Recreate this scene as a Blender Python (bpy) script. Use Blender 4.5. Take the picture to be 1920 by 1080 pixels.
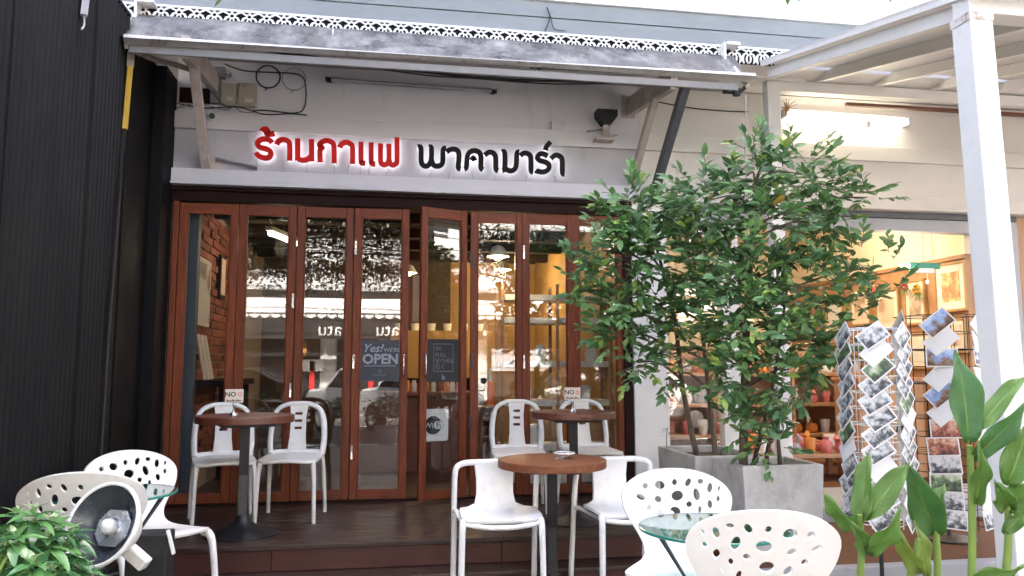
import bpy, bmesh, math, random
from mathutils import Vector, Matrix, geometry

for _o in list(bpy.data.objects):
    bpy.data.objects.remove(_o)
SC = bpy.context.scene
COL = SC.collection
R = math.radians
rnd = random.Random(7)

# ------------------------------------------------------------------ camera
cam_d = bpy.data.cameras.new('camera')
cam_d.sensor_width = 36.0
cam_d.lens = 27.19
cam_d.clip_start = 0.05
cam_d.clip_end = 400.0
cam = bpy.data.objects.new('camera', cam_d)
COL.objects.link(cam)
cam.location = (0.0, -6.24, 1.04)
cam.rotation_euler = (R(95.8), 0.0, R(-9.5))
SC.camera = cam

# ------------------------------------------------------------------ daylight
SUN_ELEV, SUN_AZ = 52.0, 22.0          # azimuth from +Y towards +X: the sun stands behind the cafe
world = bpy.data.worlds.new('World')
SC.world = world
world.use_nodes = True
wn = world.node_tree.nodes
wl = world.node_tree.links
bg = wn['Background']
sky = wn.new('ShaderNodeTexSky')
sky.sky_type = 'NISHITA'
sky.sun_disc = False
sky.sun_elevation = R(SUN_ELEV)
sky.sun_rotation = R(SUN_AZ)
sky.air_density = 0.6
sky.dust_density = 9.0
sky.ozone_density = 0.0
wl.new(sky.outputs[0], bg.inputs[0])
bg.inputs[1].default_value = 0.15
sun_d = bpy.data.lights.new('sun', 'SUN')
sun_d.energy = 5.0
sun_d.angle = R(0.6)
sun_d.color = (1.0, 0.95, 0.87)
sun = bpy.data.objects.new('sun', sun_d)
COL.objects.link(sun)
_sd = Vector((math.sin(R(SUN_AZ)) * math.cos(R(SUN_ELEV)), math.cos(R(SUN_AZ)) * math.cos(R(SUN_ELEV)), math.sin(R(SUN_ELEV))))
sun.rotation_euler = (-_sd).to_track_quat('-Z', 'Y').to_euler()
sun.location = _sd * 30
vs = SC.view_settings
vs.view_transform = 'Standard'
vs.look = 'None'
vs.gamma = 1.0
vs.use_curve_mapping = False
vs.exposure = 3.2
SC.cycles.use_denoising = True
SC.cycles.max_bounces = 10
SC.cycles.transparent_max_bounces = 24
SC.cycles.caustics_reflective = False
SC.cycles.caustics_refractive = False
SC.cycles.sample_clamp_indirect = 6.0

# ------------------------------------------------------------------ materials
MATS = {}
def mat(name, base, rough=0.6, var=0.12, scale=6.0, stretch=(1, 1, 1), bump=0.0, bscale=None, metal=0.0, spec=0.5,
        dirt=None, dscale=1.5, dlo=0.55, dhi=0.8, dstretch=(1, 1, 1), objvar=0.0, emit=None, estr=0.0, transl=0.0, rvar=0.1, coat=0.0):
    m = bpy.data.materials.new(name)
    m.use_nodes = True
    nt = m.node_tree
    N, L = nt.nodes, nt.links
    b = N['Principled BSDF']
    out = N['Material Output']
    tc = N.new('ShaderNodeTexCoord')
    mp = N.new('ShaderNodeMapping')
    mp.inputs['Scale'].default_value = stretch
    L.new(tc.outputs['Object'], mp.inputs[0])
    n1 = N.new('ShaderNodeTexNoise')
    n1.inputs['Scale'].default_value = scale
    n1.inputs['Detail'].default_value = 6
    n1.inputs['Roughness'].default_value = 0.65
    L.new(mp.outputs[0], n1.inputs['Vector'])
    mr = N.new('ShaderNodeMapRange')
    mr.inputs[1].default_value = 0.3; mr.inputs[2].default_value = 0.7
    mr.inputs[3].default_value = 1 - var; mr.inputs[4].default_value = 1 + var
    L.new(n1.outputs[0], mr.inputs[0])
    mul = N.new('ShaderNodeMix'); mul.data_type = 'RGBA'; mul.blend_type = 'MULTIPLY'
    mul.inputs[0].default_value = 1.0
    mul.inputs[6].default_value = (*base, 1)
    L.new(mr.outputs[0], mul.inputs[7])
    col = mul.outputs[2]
    if objvar:
        oi = N.new('ShaderNodeObjectInfo')
        m2 = N.new('ShaderNodeMapRange')
        m2.inputs[3].default_value = 1 - objvar; m2.inputs[4].default_value = 1 + objvar
        L.new(oi.outputs['Random'], m2.inputs[0])
        mm = N.new('ShaderNodeMix'); mm.data_type = 'RGBA'; mm.blend_type = 'MULTIPLY'
        mm.inputs[0].default_value = 1.0
        L.new(col, mm.inputs[6]); L.new(m2.outputs[0], mm.inputs[7])
        col = mm.outputs[2]
    if dirt:
        mp2 = N.new('ShaderNodeMapping'); mp2.inputs['Scale'].default_value = dstretch
        L.new(tc.outputs['Object'], mp2.inputs[0])
        n2 = N.new('ShaderNodeTexNoise')
        n2.inputs['Scale'].default_value = dscale; n2.inputs['Detail'].default_value = 8; n2.inputs['Roughness'].default_value = 0.7
        L.new(mp2.outputs[0], n2.inputs['Vector'])
        r2 = N.new('ShaderNodeMapRange'); r2.inputs[1].default_value = dlo; r2.inputs[2].default_value = dhi
        L.new(n2.outputs[0], r2.inputs[0])
        dm = N.new('ShaderNodeMix'); dm.data_type = 'RGBA'
        L.new(r2.outputs[0], dm.inputs[0]); L.new(col, dm.inputs[6]); dm.inputs[7].default_value = (*dirt, 1)
        col = dm.outputs[2]
    L.new(col, b.inputs['Base Color'])
    if rvar:
        rr = N.new('ShaderNodeMapRange')
        rr.inputs[1].default_value = 0.3; rr.inputs[2].default_value = 0.7
        rr.inputs[3].default_value = max(0.02, rough - rvar); rr.inputs[4].default_value = min(1.0, rough + rvar)
        L.new(n1.outputs[0], rr.inputs[0]); L.new(rr.outputs[0], b.inputs['Roughness'])
    else:
        b.inputs['Roughness'].default_value = rough
    b.inputs['Metallic'].default_value = metal
    b.inputs['Specular IOR Level'].default_value = spec
    b.inputs['Coat Weight'].default_value = coat
    if emit:
        b.inputs['Emission Color'].default_value = (*emit, 1)
        b.inputs['Emission Strength'].default_value = estr
    if bump:
        n3 = N.new('ShaderNodeTexNoise'); n3.inputs['Scale'].default_value = bscale or scale * 4
        n3.inputs['Detail'].default_value = 5
        L.new(mp.outputs[0], n3.inputs['Vector'])
        bp = N.new('ShaderNodeBump'); bp.inputs['Strength'].default_value = bump; bp.inputs['Distance'].default_value = 0.01
        L.new(n3.outputs[0], bp.inputs['Height']); L.new(bp.outputs[0], b.inputs['Normal'])
    if transl:
        tr = N.new('ShaderNodeBsdfTranslucent')
        L.new(col, tr.inputs[0])
        mx = N.new('ShaderNodeMixShader'); mx.inputs[0].default_value = transl
        L.new(b.outputs[0], mx.inputs[1]); L.new(tr.outputs[0], mx.inputs[2])
        L.new(mx.outputs[0], out.inputs[0])
    MATS[name] = m
    return m

def glass_mat(name, tint, refl0, refl1, rough=0.0, power=4.0):
    m = bpy.data.materials.new(name)
    m.use_nodes = True
    nt = m.node_tree; N, L = nt.nodes, nt.links
    N.remove(N['Principled BSDF'])
    out = N['Material Output']
    tp = N.new('ShaderNodeBsdfTransparent'); tp.inputs[0].default_value = (*tint, 1)
    gl = N.new('ShaderNodeBsdfGlossy'); gl.inputs['Roughness'].default_value = rough
    lw = N.new('ShaderNodeLayerWeight'); lw.inputs[0].default_value = 0.5
    pw = N.new('ShaderNodeMath'); pw.operation = 'POWER'; pw.inputs[1].default_value = power
    L.new(lw.outputs['Facing'], pw.inputs[0])
    mr = N.new('ShaderNodeMapRange'); mr.inputs[3].default_value = refl0; mr.inputs[4].default_value = refl1
    L.new(pw.outputs[0], mr.inputs[0])
    mx = N.new('ShaderNodeMixShader')
    L.new(mr.outputs[0], mx.inputs[0]); L.new(tp.outputs[0], mx.inputs[1]); L.new(gl.outputs[0], mx.inputs[2])
    L.new(mx.outputs[0], out.inputs[0])
    MATS[name] = m
    return m

def ramp_mat(name, stops, scale=14.0, rough=0.5, objoff=True, detail=4.0, horizon=0.0):
    """flat print: a blotchy picture made of noise run through a colour ramp, shifted from object to object"""
    m = bpy.data.materials.new(name); m.use_nodes = True
    nt = m.node_tree; N, L = nt.nodes, nt.links
    b = N['Principled BSDF']; b.inputs['Roughness'].default_value = rough
    tc = N.new('ShaderNodeTexCoord')
    n1 = N.new('ShaderNodeTexNoise'); n1.noise_dimensions = '4D'
    n1.inputs['Scale'].default_value = scale; n1.inputs['Detail'].default_value = detail; n1.inputs['Roughness'].default_value = 0.6
    L.new(tc.outputs['Object'], n1.inputs['Vector'])
    oi = N.new('ShaderNodeObjectInfo')
    mu = N.new('ShaderNodeMath'); mu.operation = 'MULTIPLY'; mu.inputs[1].default_value = 60.0
    L.new(oi.outputs['Random'], mu.inputs[0]); L.new(mu.outputs[0], n1.inputs['W'])
    cr = N.new('ShaderNodeValToRGB')
    el = cr.color_ramp.elements
    while len(el) > len(stops): el.remove(el[-1])
    while len(el) < len(stops): el.new(0.5)
    for e, (p, c) in zip(el, stops):
        e.position = p; e.color = (*c, 1)
    if horizon:
        sp = N.new('ShaderNodeSeparateXYZ'); L.new(tc.outputs['Object'], sp.inputs[0])
        g1 = N.new('ShaderNodeMath'); g1.operation = 'MULTIPLY_ADD'; g1.inputs[1].default_value = horizon; g1.inputs[2].default_value = 0.0
        L.new(sp.outputs[2], g1.inputs[0])
        g2 = N.new('ShaderNodeMath'); g2.operation = 'ADD'
        L.new(n1.outputs[0], g2.inputs[0]); L.new(g1.outputs[0], g2.inputs[1])
        L.new(g2.outputs[0], cr.inputs[0])
    else:
        L.new(n1.outputs[0], cr.inputs[0])
    L.new(cr.outputs[0], b.inputs['Base Color'])
    MATS[name] = m
    return m

def lamp_mat(name, col, strength):
    m = bpy.data.materials.new(name); m.use_nodes = True
    b = m.node_tree.nodes['Principled BSDF']
    b.inputs['Base Color'].default_value = (*col, 1)
    b.inputs['Emission Color'].default_value = (*col, 1)
    b.inputs['Emission Strength'].default_value = strength
    MATS[name] = m
    return m

# walls and paint
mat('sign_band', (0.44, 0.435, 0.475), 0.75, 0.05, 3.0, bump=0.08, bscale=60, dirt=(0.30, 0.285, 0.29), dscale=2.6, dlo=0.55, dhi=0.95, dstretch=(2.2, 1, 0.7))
mat('rail_grey', (0.26, 0.25, 0.25), 0.5, 0.12, 8)
mat('white_wall', (0.70, 0.69, 0.74), 0.75, 0.05, 3.0, bump=0.08, bscale=60, dirt=(0.36, 0.34, 0.32), dscale=2.2, dlo=0.58, dhi=0.95, dstretch=(2.2, 1, 0.5))
mat('white_trim', (0.60, 0.59, 0.63), 0.6, 0.05, 4.0, bump=0.05, dirt=(0.30, 0.27, 0.25), dscale=5.0, dlo=0.62, dhi=0.95, dstretch=(1, 1, 3))
mat('cream_wall', (0.66, 0.63, 0.60), 0.8, 0.04, 3.0, bump=0.06, dirt=(0.45, 0.40, 0.36), dscale=2.0, dlo=0.6, dhi=1.0, dstretch=(2, 1, .6))
mat('blue_siding', (0.225, 0.252, 0.268), 0.6, 0.06, 2.0, (1, 1, 5), bump=0.05, dirt=(0.30, 0.33, 0.36), dscale=1.2, dlo=0.5, dhi=0.9, dstretch=(1, 1, 4))
mat('bright_white', (0.85, 0.845, 0.83), 0.55, 0.03, 5.0, dirt=(0.50, 0.42, 0.35), dscale=7, dlo=0.62, dhi=0.95)
mat('shaded_wall_brown', (0.075, 0.045, 0.030), 0.7, 0.25, 3.0)  # shade of the unlit cafe interior put into the colour
mat('soffit_dark', (0.55, 0.53, 0.52), 0.8, 0.15, 5)
mat('roof_metal', (0.42, 0.43, 0.45), 0.45, 0.1, 4, metal=0.3)
# timber
mat('teak', (0.172, 0.040, 0.0125), 0.5, 0.45, 5.0, (14, 14, 1.0), bump=0.12, bscale=14, dirt=(0.085, 0.024, 0.012), dscale=5, dlo=0.50, dhi=0.85, dstretch=(5, 5, 0.6), objvar=0.12, spec=0.3)
mat('teak_rail', (0.160, 0.038, 0.0125), 0.5, 0.45, 5.0, (1.0, 14, 14), bump=0.12, bscale=14, dirt=(0.085, 0.024, 0.012), dscale=5, dlo=0.50, dhi=0.85, dstretch=(0.6, 5, 5), objvar=0.12, spec=0.3)
mat('lintel_wood', (0.018, 0.006, 0.005), 0.65, 0.4, 4.0, (1.0, 12, 12), bump=0.15, spec=0.15)
mat('deck_wood', (0.036, 0.019, 0.0145), 0.38, 0.45, 5.0, (1.0, 14, 14), bump=0.15, dirt=(0.105, 0.080, 0.066), dscale=4.0, dlo=0.53, dhi=0.92, dstretch=(0.9, 3, 3), objvar=0.18, rvar=0.14)
mat('riser_wood', (0.056, 0.014, 0.010), 0.5, 0.22, 3.0, (1.0, 10, 10), bump=0.1, dirt=(0.11, 0.055, 0.045), dscale=3, dlo=0.6, dhi=1.0, objvar=0.08)
mat('table_wood', (0.195, 0.066, 0.028), 0.5, 0.35, 4.0, (2.0, 16, 10), bump=0.10, dirt=(0.10, 0.035, 0.02), dscale=5, dlo=0.5, dhi=0.85, dstretch=(1, 6, 2), spec=0.3)
mat('table_wood_dark', (0.115, 0.038, 0.021), 0.35, 0.30, 4.0, (2.0, 16, 10), bump=0.08, dirt=(0.10, 0.03, 0.02), dscale=5, dlo=0.55, dhi=0.9)
mat('pale_wood', (0.36, 0.20, 0.11), 0.5, 0.2, 6, (10, 10, 1))
mat('counter_wood', (0.13, 0.038, 0.020), 0.4, 0.25, 5, (1, 8, 8))
mat('panel_wood', (0.42, 0.225, 0.115), 0.5, 0.22, 4, (6, 6, 0.8))
mat('ochre_wall', (0.42, 0.25, 0.085), 0.7, 0.2, 2.0, dirt=(0.38, 0.22, 0.09), dscale=1.4, dlo=0.45, dhi=0.8)
mat('dark_ceiling', (0.10, 0.065, 0.045), 0.7, 0.25, 3, (1, 8, 8))
mat('cafe_floor', (0.055, 0.026, 0.015), 0.35, 0.25, 4, (1, 6, 6))
# metals
mat('black_corrugated', (0.0034, 0.0032, 0.0036), 0.6, 0.35, 2.0, (1, 1, 0.6), dirt=(0.013, 0.0095, 0.008), dscale=2.4, dlo=0.5, dhi=0.95, dstretch=(1, 2, 0.35), bump=0.08, bscale=50, spec=0.22)
mat('black_panel', (0.0035, 0.0030, 0.0036), 0.65, 0.35, 3.0, spec=0.2, dirt=(0.008, 0.005, 0.005), dscale=2.0, dlo=0.5, dhi=0.95, dstretch=(1, 2, 0.3))
mat('galvanised', (0.84, 0.82, 0.79), 0.34, 0.15, 9.0, metal=0.15, dirt=(0.36, 0.31, 0.26), dscale=16, dlo=0.54, dhi=0.78)
mat('dirty_white_steel', (0.50, 0.44, 0.41), 0.6, 0.15, 8.0, dirt=(0.24, 0.17, 0.14), dscale=6, dlo=0.5, dhi=0.85)
mat('charcoal_steel', (0.075, 0.080, 0.095), 0.5, 0.2, 6)
mat('black_iron', (0.009, 0.009, 0.011), 0.42, 0.3, 8)
mat('chrome', (0.62, 0.62, 0.62), 0.22, 0.1, 6, metal=1.0)
mat('rusty_steel', (0.14, 0.06, 0.04), 0.7, 0.35, 7)
mat('canopy_paint', (0.78, 0.77, 0.75), 0.5, 0.04, 4.0, dirt=(0.42, 0.33, 0.27), dscale=5, dlo=0.62, dhi=1.0)
mat('canopy_sheet', (0.70, 0.69, 0.67), 0.6, 0.06, 2.0, (1, 4, 1), dirt=(0.45, 0.40, 0.34), dscale=2.5, dlo=0.55, dhi=1.0, transl=0.22)
# fabrics, plastics
mat('awning_fabric', (0.205, 0.205, 0.208), 0.34, 0.45, 4.0, (1.2, 1, 1), bump=0.35, bscale=9, dirt=(0.66, 0.65, 0.64), dscale=3.6, dlo=0.46, dhi=0.76, dstretch=(1.4, 1, 1), rvar=0.16, transl=0.35)
mat('white_plastic', (0.80, 0.80, 0.79), 0.40, 0.03, 4.0, dirt=(0.55, 0.52, 0.47), dscale=9, dlo=0.54, dhi=0.95)
mat('cream_plastic', (0.76, 0.74, 0.70), 0.42, 0.05, 5.0, dirt=(0.40, 0.36, 0.31), dscale=8, dlo=0.52, dhi=0.92)
mat('air_plastic', (0.70, 0.69, 0.655), 0.45, 0.05, 5.0, dirt=(0.40, 0.37, 0.33), dscale=7, dlo=0.55, dhi=0.95)
mat('box_plastic', (0.42, 0.39, 0.31), 0.5, 0.12, 8, dirt=(0.25, 0.22, 0.17), dscale=9)
mat('grey_box', (0.24, 0.23, 0.25), 0.55, 0.12, 8)
mat('yellow_pipe_paint', (0.66, 0.42, 0.055), 0.5, 0.2, 6, (6, 6, 1), dirt=(0.30, 0.20, 0.10), dscale=7, dlo=0.55, dhi=0.9)
mat('old_pipe', (0.42, 0.36, 0.30), 0.6, 0.25, 8)
mat('pipe_rust', (0.022, 0.015, 0.010), 0.7, 0.3, 8)
mat('black_rubber', (0.007, 0.007, 0.008), 0.5, 0.2, 8)
mat('grey_cable', (0.22, 0.21, 0.21), 0.6, 0.2, 8)
mat('red_sign', (0.62, 0.014, 0.012), 0.5, 0.08, 8, spec=0.2)
mat('black_sign', (0.0035, 0.003, 0.0035), 0.5, 0.1, 8, spec=0.15)
mat('concrete', (0.55, 0.545, 0.53), 0.8, 0.16, 5.0, bump=0.25, bscale=40, dirt=(0.22, 0.21, 0.21), dscale=3.2, dlo=0.48, dhi=0.8)
mat('kerb_concrete', (0.34, 0.34, 0.35), 0.85, 0.2, 6.0, bump=0.25, bscale=40, dirt=(0.18, 0.18, 0.18), dscale=3, dlo=0.5, dhi=0.85)
mat('soil', (0.06, 0.042, 0.030), 0.95, 0.4, 12, bump=0.6, bscale=30)
mat('terracotta_floor', (0.125, 0.050, 0.024), 0.7, 0.22, 4.0, (1, 3, 1), dirt=(0.085, 0.042, 0.026), dscale=3, dlo=0.5, dhi=0.85, spec=0.2)
mat('asphalt', (0.034, 0.034, 0.036), 0.9, 0.3, 8.0, bump=0.3, bscale=80, dirt=(0.055, 0.054, 0.052), dscale=0.8, dlo=0.45, dhi=0.8)
mat('pavement', (0.14, 0.13, 0.12), 0.85, 0.2, 5.0, bump=0.2, bscale=50, dirt=(0.12, 0.11, 0.10), dscale=1.5, dlo=0.45, dhi=0.8)
mat('brick', (0.27, 0.080, 0.040), 0.85, 0.3, 14, bump=0.4, bscale=60, objvar=0.35)
mat('mortar', (0.34, 0.27, 0.22), 0.95, 0.15, 20, bump=0.3)
mat('slate_blue', (0.060, 0.080, 0.100), 0.6, 0.1, 5)
# plants
for _i, _c in enumerate([(0.098, 0.225, 0.082), (0.148, 0.305, 0.105), (0.200, 0.375, 0.125), (0.310, 0.450, 0.090)]):
    mat('ficus_leaf_%d' % _i, _c, 0.34, 0.22, 26, objvar=0.25, transl=0.25, rvar=0.08, spec=0.6)
mat('yellow_leaf', (0.50, 0.30, 0.03), 0.45, 0.2, 20, transl=0.2)
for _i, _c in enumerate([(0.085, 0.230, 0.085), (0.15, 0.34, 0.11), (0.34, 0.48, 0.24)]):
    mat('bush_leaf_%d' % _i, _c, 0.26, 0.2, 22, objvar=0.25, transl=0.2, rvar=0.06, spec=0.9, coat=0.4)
def vein_leaf(name, base):
    m = mat(name, base, 0.36, 0.16, 9, objvar=0.12, spec=0.8, transl=0.52, rvar=0.05, dirt=(0.30, 0.24, 0.06), dscale=26, dlo=0.66, dhi=0.80)
    N, L = m.node_tree.nodes, m.node_tree.links
    uv = N.new('ShaderNodeUVMap'); sx = N.new('ShaderNodeSeparateXYZ'); L.new(uv.outputs[0], sx.inputs[0])
    def mth(op, a, b=None):
        n = N.new('ShaderNodeMath'); n.operation = op
        for i, q in enumerate((a, b)):
            if q is None: continue
            if isinstance(q, (int, float)): n.inputs[i].default_value = q
            else: L.new(q, n.inputs[i])
        return n.outputs[0]
    au = mth('ABSOLUTE', sx.outputs[0])
    w = mth('SINE', mth('ADD', mth('MULTIPLY', sx.outputs[1], 130.0), mth('MULTIPLY', mth('POWER', au, 1.4), -34.0)))
    bp = N.new('ShaderNodeBump'); bp.inputs['Strength'].default_value = 0.35; bp.inputs['Distance'].default_value = 0.004
    L.new(w, bp.inputs['Height'])
    L.new(bp.outputs[0], N['Principled BSDF'].inputs['Normal'])
for _i, _c in enumerate([(0.130, 0.310, 0.100), (0.205, 0.380, 0.095), (0.320, 0.430, 0.105)]):
    vein_leaf('canna_leaf_%d' % _i, _c)
mat('canna_stem', (0.24, 0.36, 0.08), 0.45, 0.12, 8, transl=0.15)
mat('bark', (0.15, 0.115, 0.085), 0.9, 0.35, 10, (3, 3, 0.6), bump=0.5, bscale=30)
mat('street_leaf_0', (0.018, 0.045, 0.012), 0.5, 0.3, 5, objvar=0.2, spec=0.3)
mat('street_leaf_1', (0.035, 0.080, 0.018), 0.5, 0.3, 5, objvar=0.2, spec=0.3)
# glazing and light
glass_mat('window_glass', (0.93, 0.94, 0.93), 0.085, 0.8)
glass_mat('table_glass', (0.55, 0.80, 0.73), 0.22, 0.9, 0.02, 3.0)
mat('table_glass_edge', (0.03, 0.22, 0.17), 0.15, 0.1, 6, spec=0.8)
glass_mat('clear_glass', (0.95, 0.96, 0.96), 0.08, 0.7)
lamp_mat('tube_light', (1.0, 0.90, 0.72), 2.6)
lamp_mat('warm_bulb', (1.0, 0.76, 0.42), 6.0)
lamp_mat('sign_led', (1.0, 0.98, 1.0), 0.5)
mat('tube_off', (0.55, 0.55, 0.57), 0.25, 0.05, 6)
mat('sticker_navy', (0.016, 0.023, 0.038), 0.45, 0.1, 5)
mat('sticker_black', (0.011, 0.011, 0.014), 0.5, 0.1, 5)
mat('print_grey', (0.27, 0.29, 0.33), 0.6, 0.05, 5)
mat('print_dim', (0.15, 0.15, 0.165), 0.6, 0.05, 5)
mat('print_white', (0.75, 0.75, 0.75), 0.6, 0.05, 5)
mat('print_black', (0.015, 0.015, 0.015), 0.6, 0.05, 5)
mat('print_red', (0.60, 0.03, 0.03), 0.6, 0.05, 5)
mat('card_cream', (0.66, 0.58, 0.50), 0.7, 0.05, 8)
mat('paper_white', (0.76, 0.76, 0.76), 0.5, 0.05, 9)
mat('ceramic_white', (0.74, 0.76, 0.74), 0.25, 0.03, 5)
mat('clay_pink', (0.55, 0.16, 0.15), 0.4, 0.2, 9, objvar=0.35)
mat('clay_orange', (0.70, 0.26, 0.06), 0.4, 0.2, 9, objvar=0.3)
mat('clay_grey', (0.36, 0.34, 0.36), 0.4, 0.2, 9, objvar=0.4)
mat('orange_plastic', (0.75, 0.16, 0.04), 0.4, 0.1, 6)
ramp_mat('photo_grey', [(0.30, (0.03, 0.03, 0.035)), (0.42, (0.12, 0.13, 0.14)), (0.50, (0.42, 0.44, 0.45)), (0.62, (0.72, 0.72, 0.73))], 30, horizon=2.6)
ramp_mat('photo_sky', [(0.30, (0.10, 0.05, 0.03)), (0.45, (0.28, 0.18, 0.12)), (0.52, (0.22, 0.34, 0.62)), (0.70, (0.52, 0.62, 0.80))], 16, horizon=3.2)
ramp_mat('photo_warm', [(0.30, (0.05, 0.02, 0.02)), (0.46, (0.28, 0.08, 0.05)), (0.56, (0.55, 0.25, 0.16)), (0.70, (0.75, 0.55, 0.42))], 30, horizon=2.0)
ramp_mat('photo_green', [(0.30, (0.02, 0.03, 0.02)), (0.46, (0.10, 0.14, 0.08)), (0.56, (0.25, 0.38, 0.18)), (0.70, (0.62, 0.62, 0.55))], 26, horizon=2.8)
ramp_mat('art_red', [(0.30, (0.45, 0.14, 0.07)), (0.46, (0.60, 0.24, 0.12)), (0.55, (0.78, 0.42, 0.22)), (0.66, (0.85, 0.62, 0.42))], 9)
ramp_mat('art_pale', [(0.30, (0.24, 0.14, 0.10)), (0.46, (0.50, 0.38, 0.28)), (0.60, (0.74, 0.64, 0.52))], 7)
ramp_mat('art_figure', [(0.34, (0.10, 0.08, 0.10)), (0.46, (0.30, 0.20, 0.18)), (0.54, (0.62, 0.58, 0.52))], 3.2)
mat('mount_cream', (0.74, 0.66, 0.54), 0.6, 0.05, 5)
mat('frame_gold', (0.40, 0.24, 0.10), 0.45, 0.2, 8)
mat('cream_interior', (0.78, 0.67, 0.50), 0.75, 0.06, 2.0)
mat('green_paint', (0.02, 0.24, 0.17), 0.4, 0.1, 5)
mat('grey_paint', (0.36, 0.37, 0.40), 0.55, 0.08, 5)
mat('reflector_grey', (0.055, 0.062, 0.075), 0.25, 0.15, 6, metal=0.25)
mat('reflector_silver', (0.70, 0.72, 0.75), 0.25, 0.1, 10, metal=0.7)
mat('bulb_white', (0.88, 0.88, 0.88), 0.2, 0.02, 5)
mat('car_white', (0.80, 0.80, 0.80), 0.25, 0.03, 4, coat=0.6)
mat('car_dark', (0.012, 0.013, 0.016), 0.25, 0.03, 4, coat=0.6)
mat('car_glass', (0.02, 0.022, 0.025), 0.08, 0.05, 4)
mat('far_white', (0.62, 0.62, 0.61), 0.6, 0.10, 1.2, dirt=(0.38, 0.36, 0.34), dscale=1.0, dlo=0.5, dhi=0.9)
mat('weld_rust', (0.70, 0.68, 0.66), 0.6, 0.1, 8, dirt=(0.30, 0.13, 0.06), dscale=18, dlo=0.48, dhi=0.62)
mat('far_grey', (0.45, 0.46, 0.48), 0.7, 0.1, 2)
mat('dark_shop', (0.018, 0.017, 0.018), 0.6, 0.3, 2)
mat('shop_glow_paint', (0.62, 0.30, 0.10), 0.6, 0.3, 3)  # orange colour imitating the glow of a shop interior, no emission
mat('green_canvas', (0.02, 0.30, 0.19), 0.7, 0.1, 4, transl=0.3)
mat('pink_canvas', (0.62, 0.22, 0.42), 0.7, 0.1, 4, transl=0.3)

# ------------------------------------------------------------------ objects
WORLD_BUILT = {}
def tag(o, label=None, cat=None, group=None, kind=None):
    if label: o['label'] = label
    if cat: o['category'] = cat
    if group: o['group'] = group
    if kind: o['kind'] = kind
    return o

def thing(name, label, cat, loc=(0, 0, 0), group=None, world=True, kind=None):
    o = bpy.data.objects.new(name, None)
    o.empty_display_size = 0.1
    o.location = loc
    COL.objects.link(o)
    tag(o, label, cat, group, kind)
    if world:
        WORLD_BUILT[o.name] = Vector(loc)
    return o

def adopt(o, parent):
    o.parent = parent
    if parent.name in WORLD_BUILT:
        o.matrix_parent_inverse = Matrix.Translation(-WORLD_BUILT[parent.name])

def place_mesh(name, me, parent=None, loc=None, rot=None, scale=None):
    o = bpy.data.objects.new(name, me)
    COL.objects.link(o)
    if parent is not None: adopt(o, parent)
    if loc is not None: o.location = loc
    if rot is not None: o.rotation_euler = rot
    if scale is not None: o.scale = scale
    return o

def copy_tree(o, parent=None):
    c = o.copy()
    COL.objects.link(c)
    if parent is not None:
        c.parent = parent
    for ch in [k for k in o.children]:
        copy_tree(ch, c)
    return c

def frame_to(d, up=Vector((0, 0, 1))):
    d = d.normalized()
    if abs(d.dot(up)) > 0.98: up = Vector((0, 1, 0))
    x = d.cross(up).normalized()
    y = x.cross(d).normalized()
    return x, y

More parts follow.
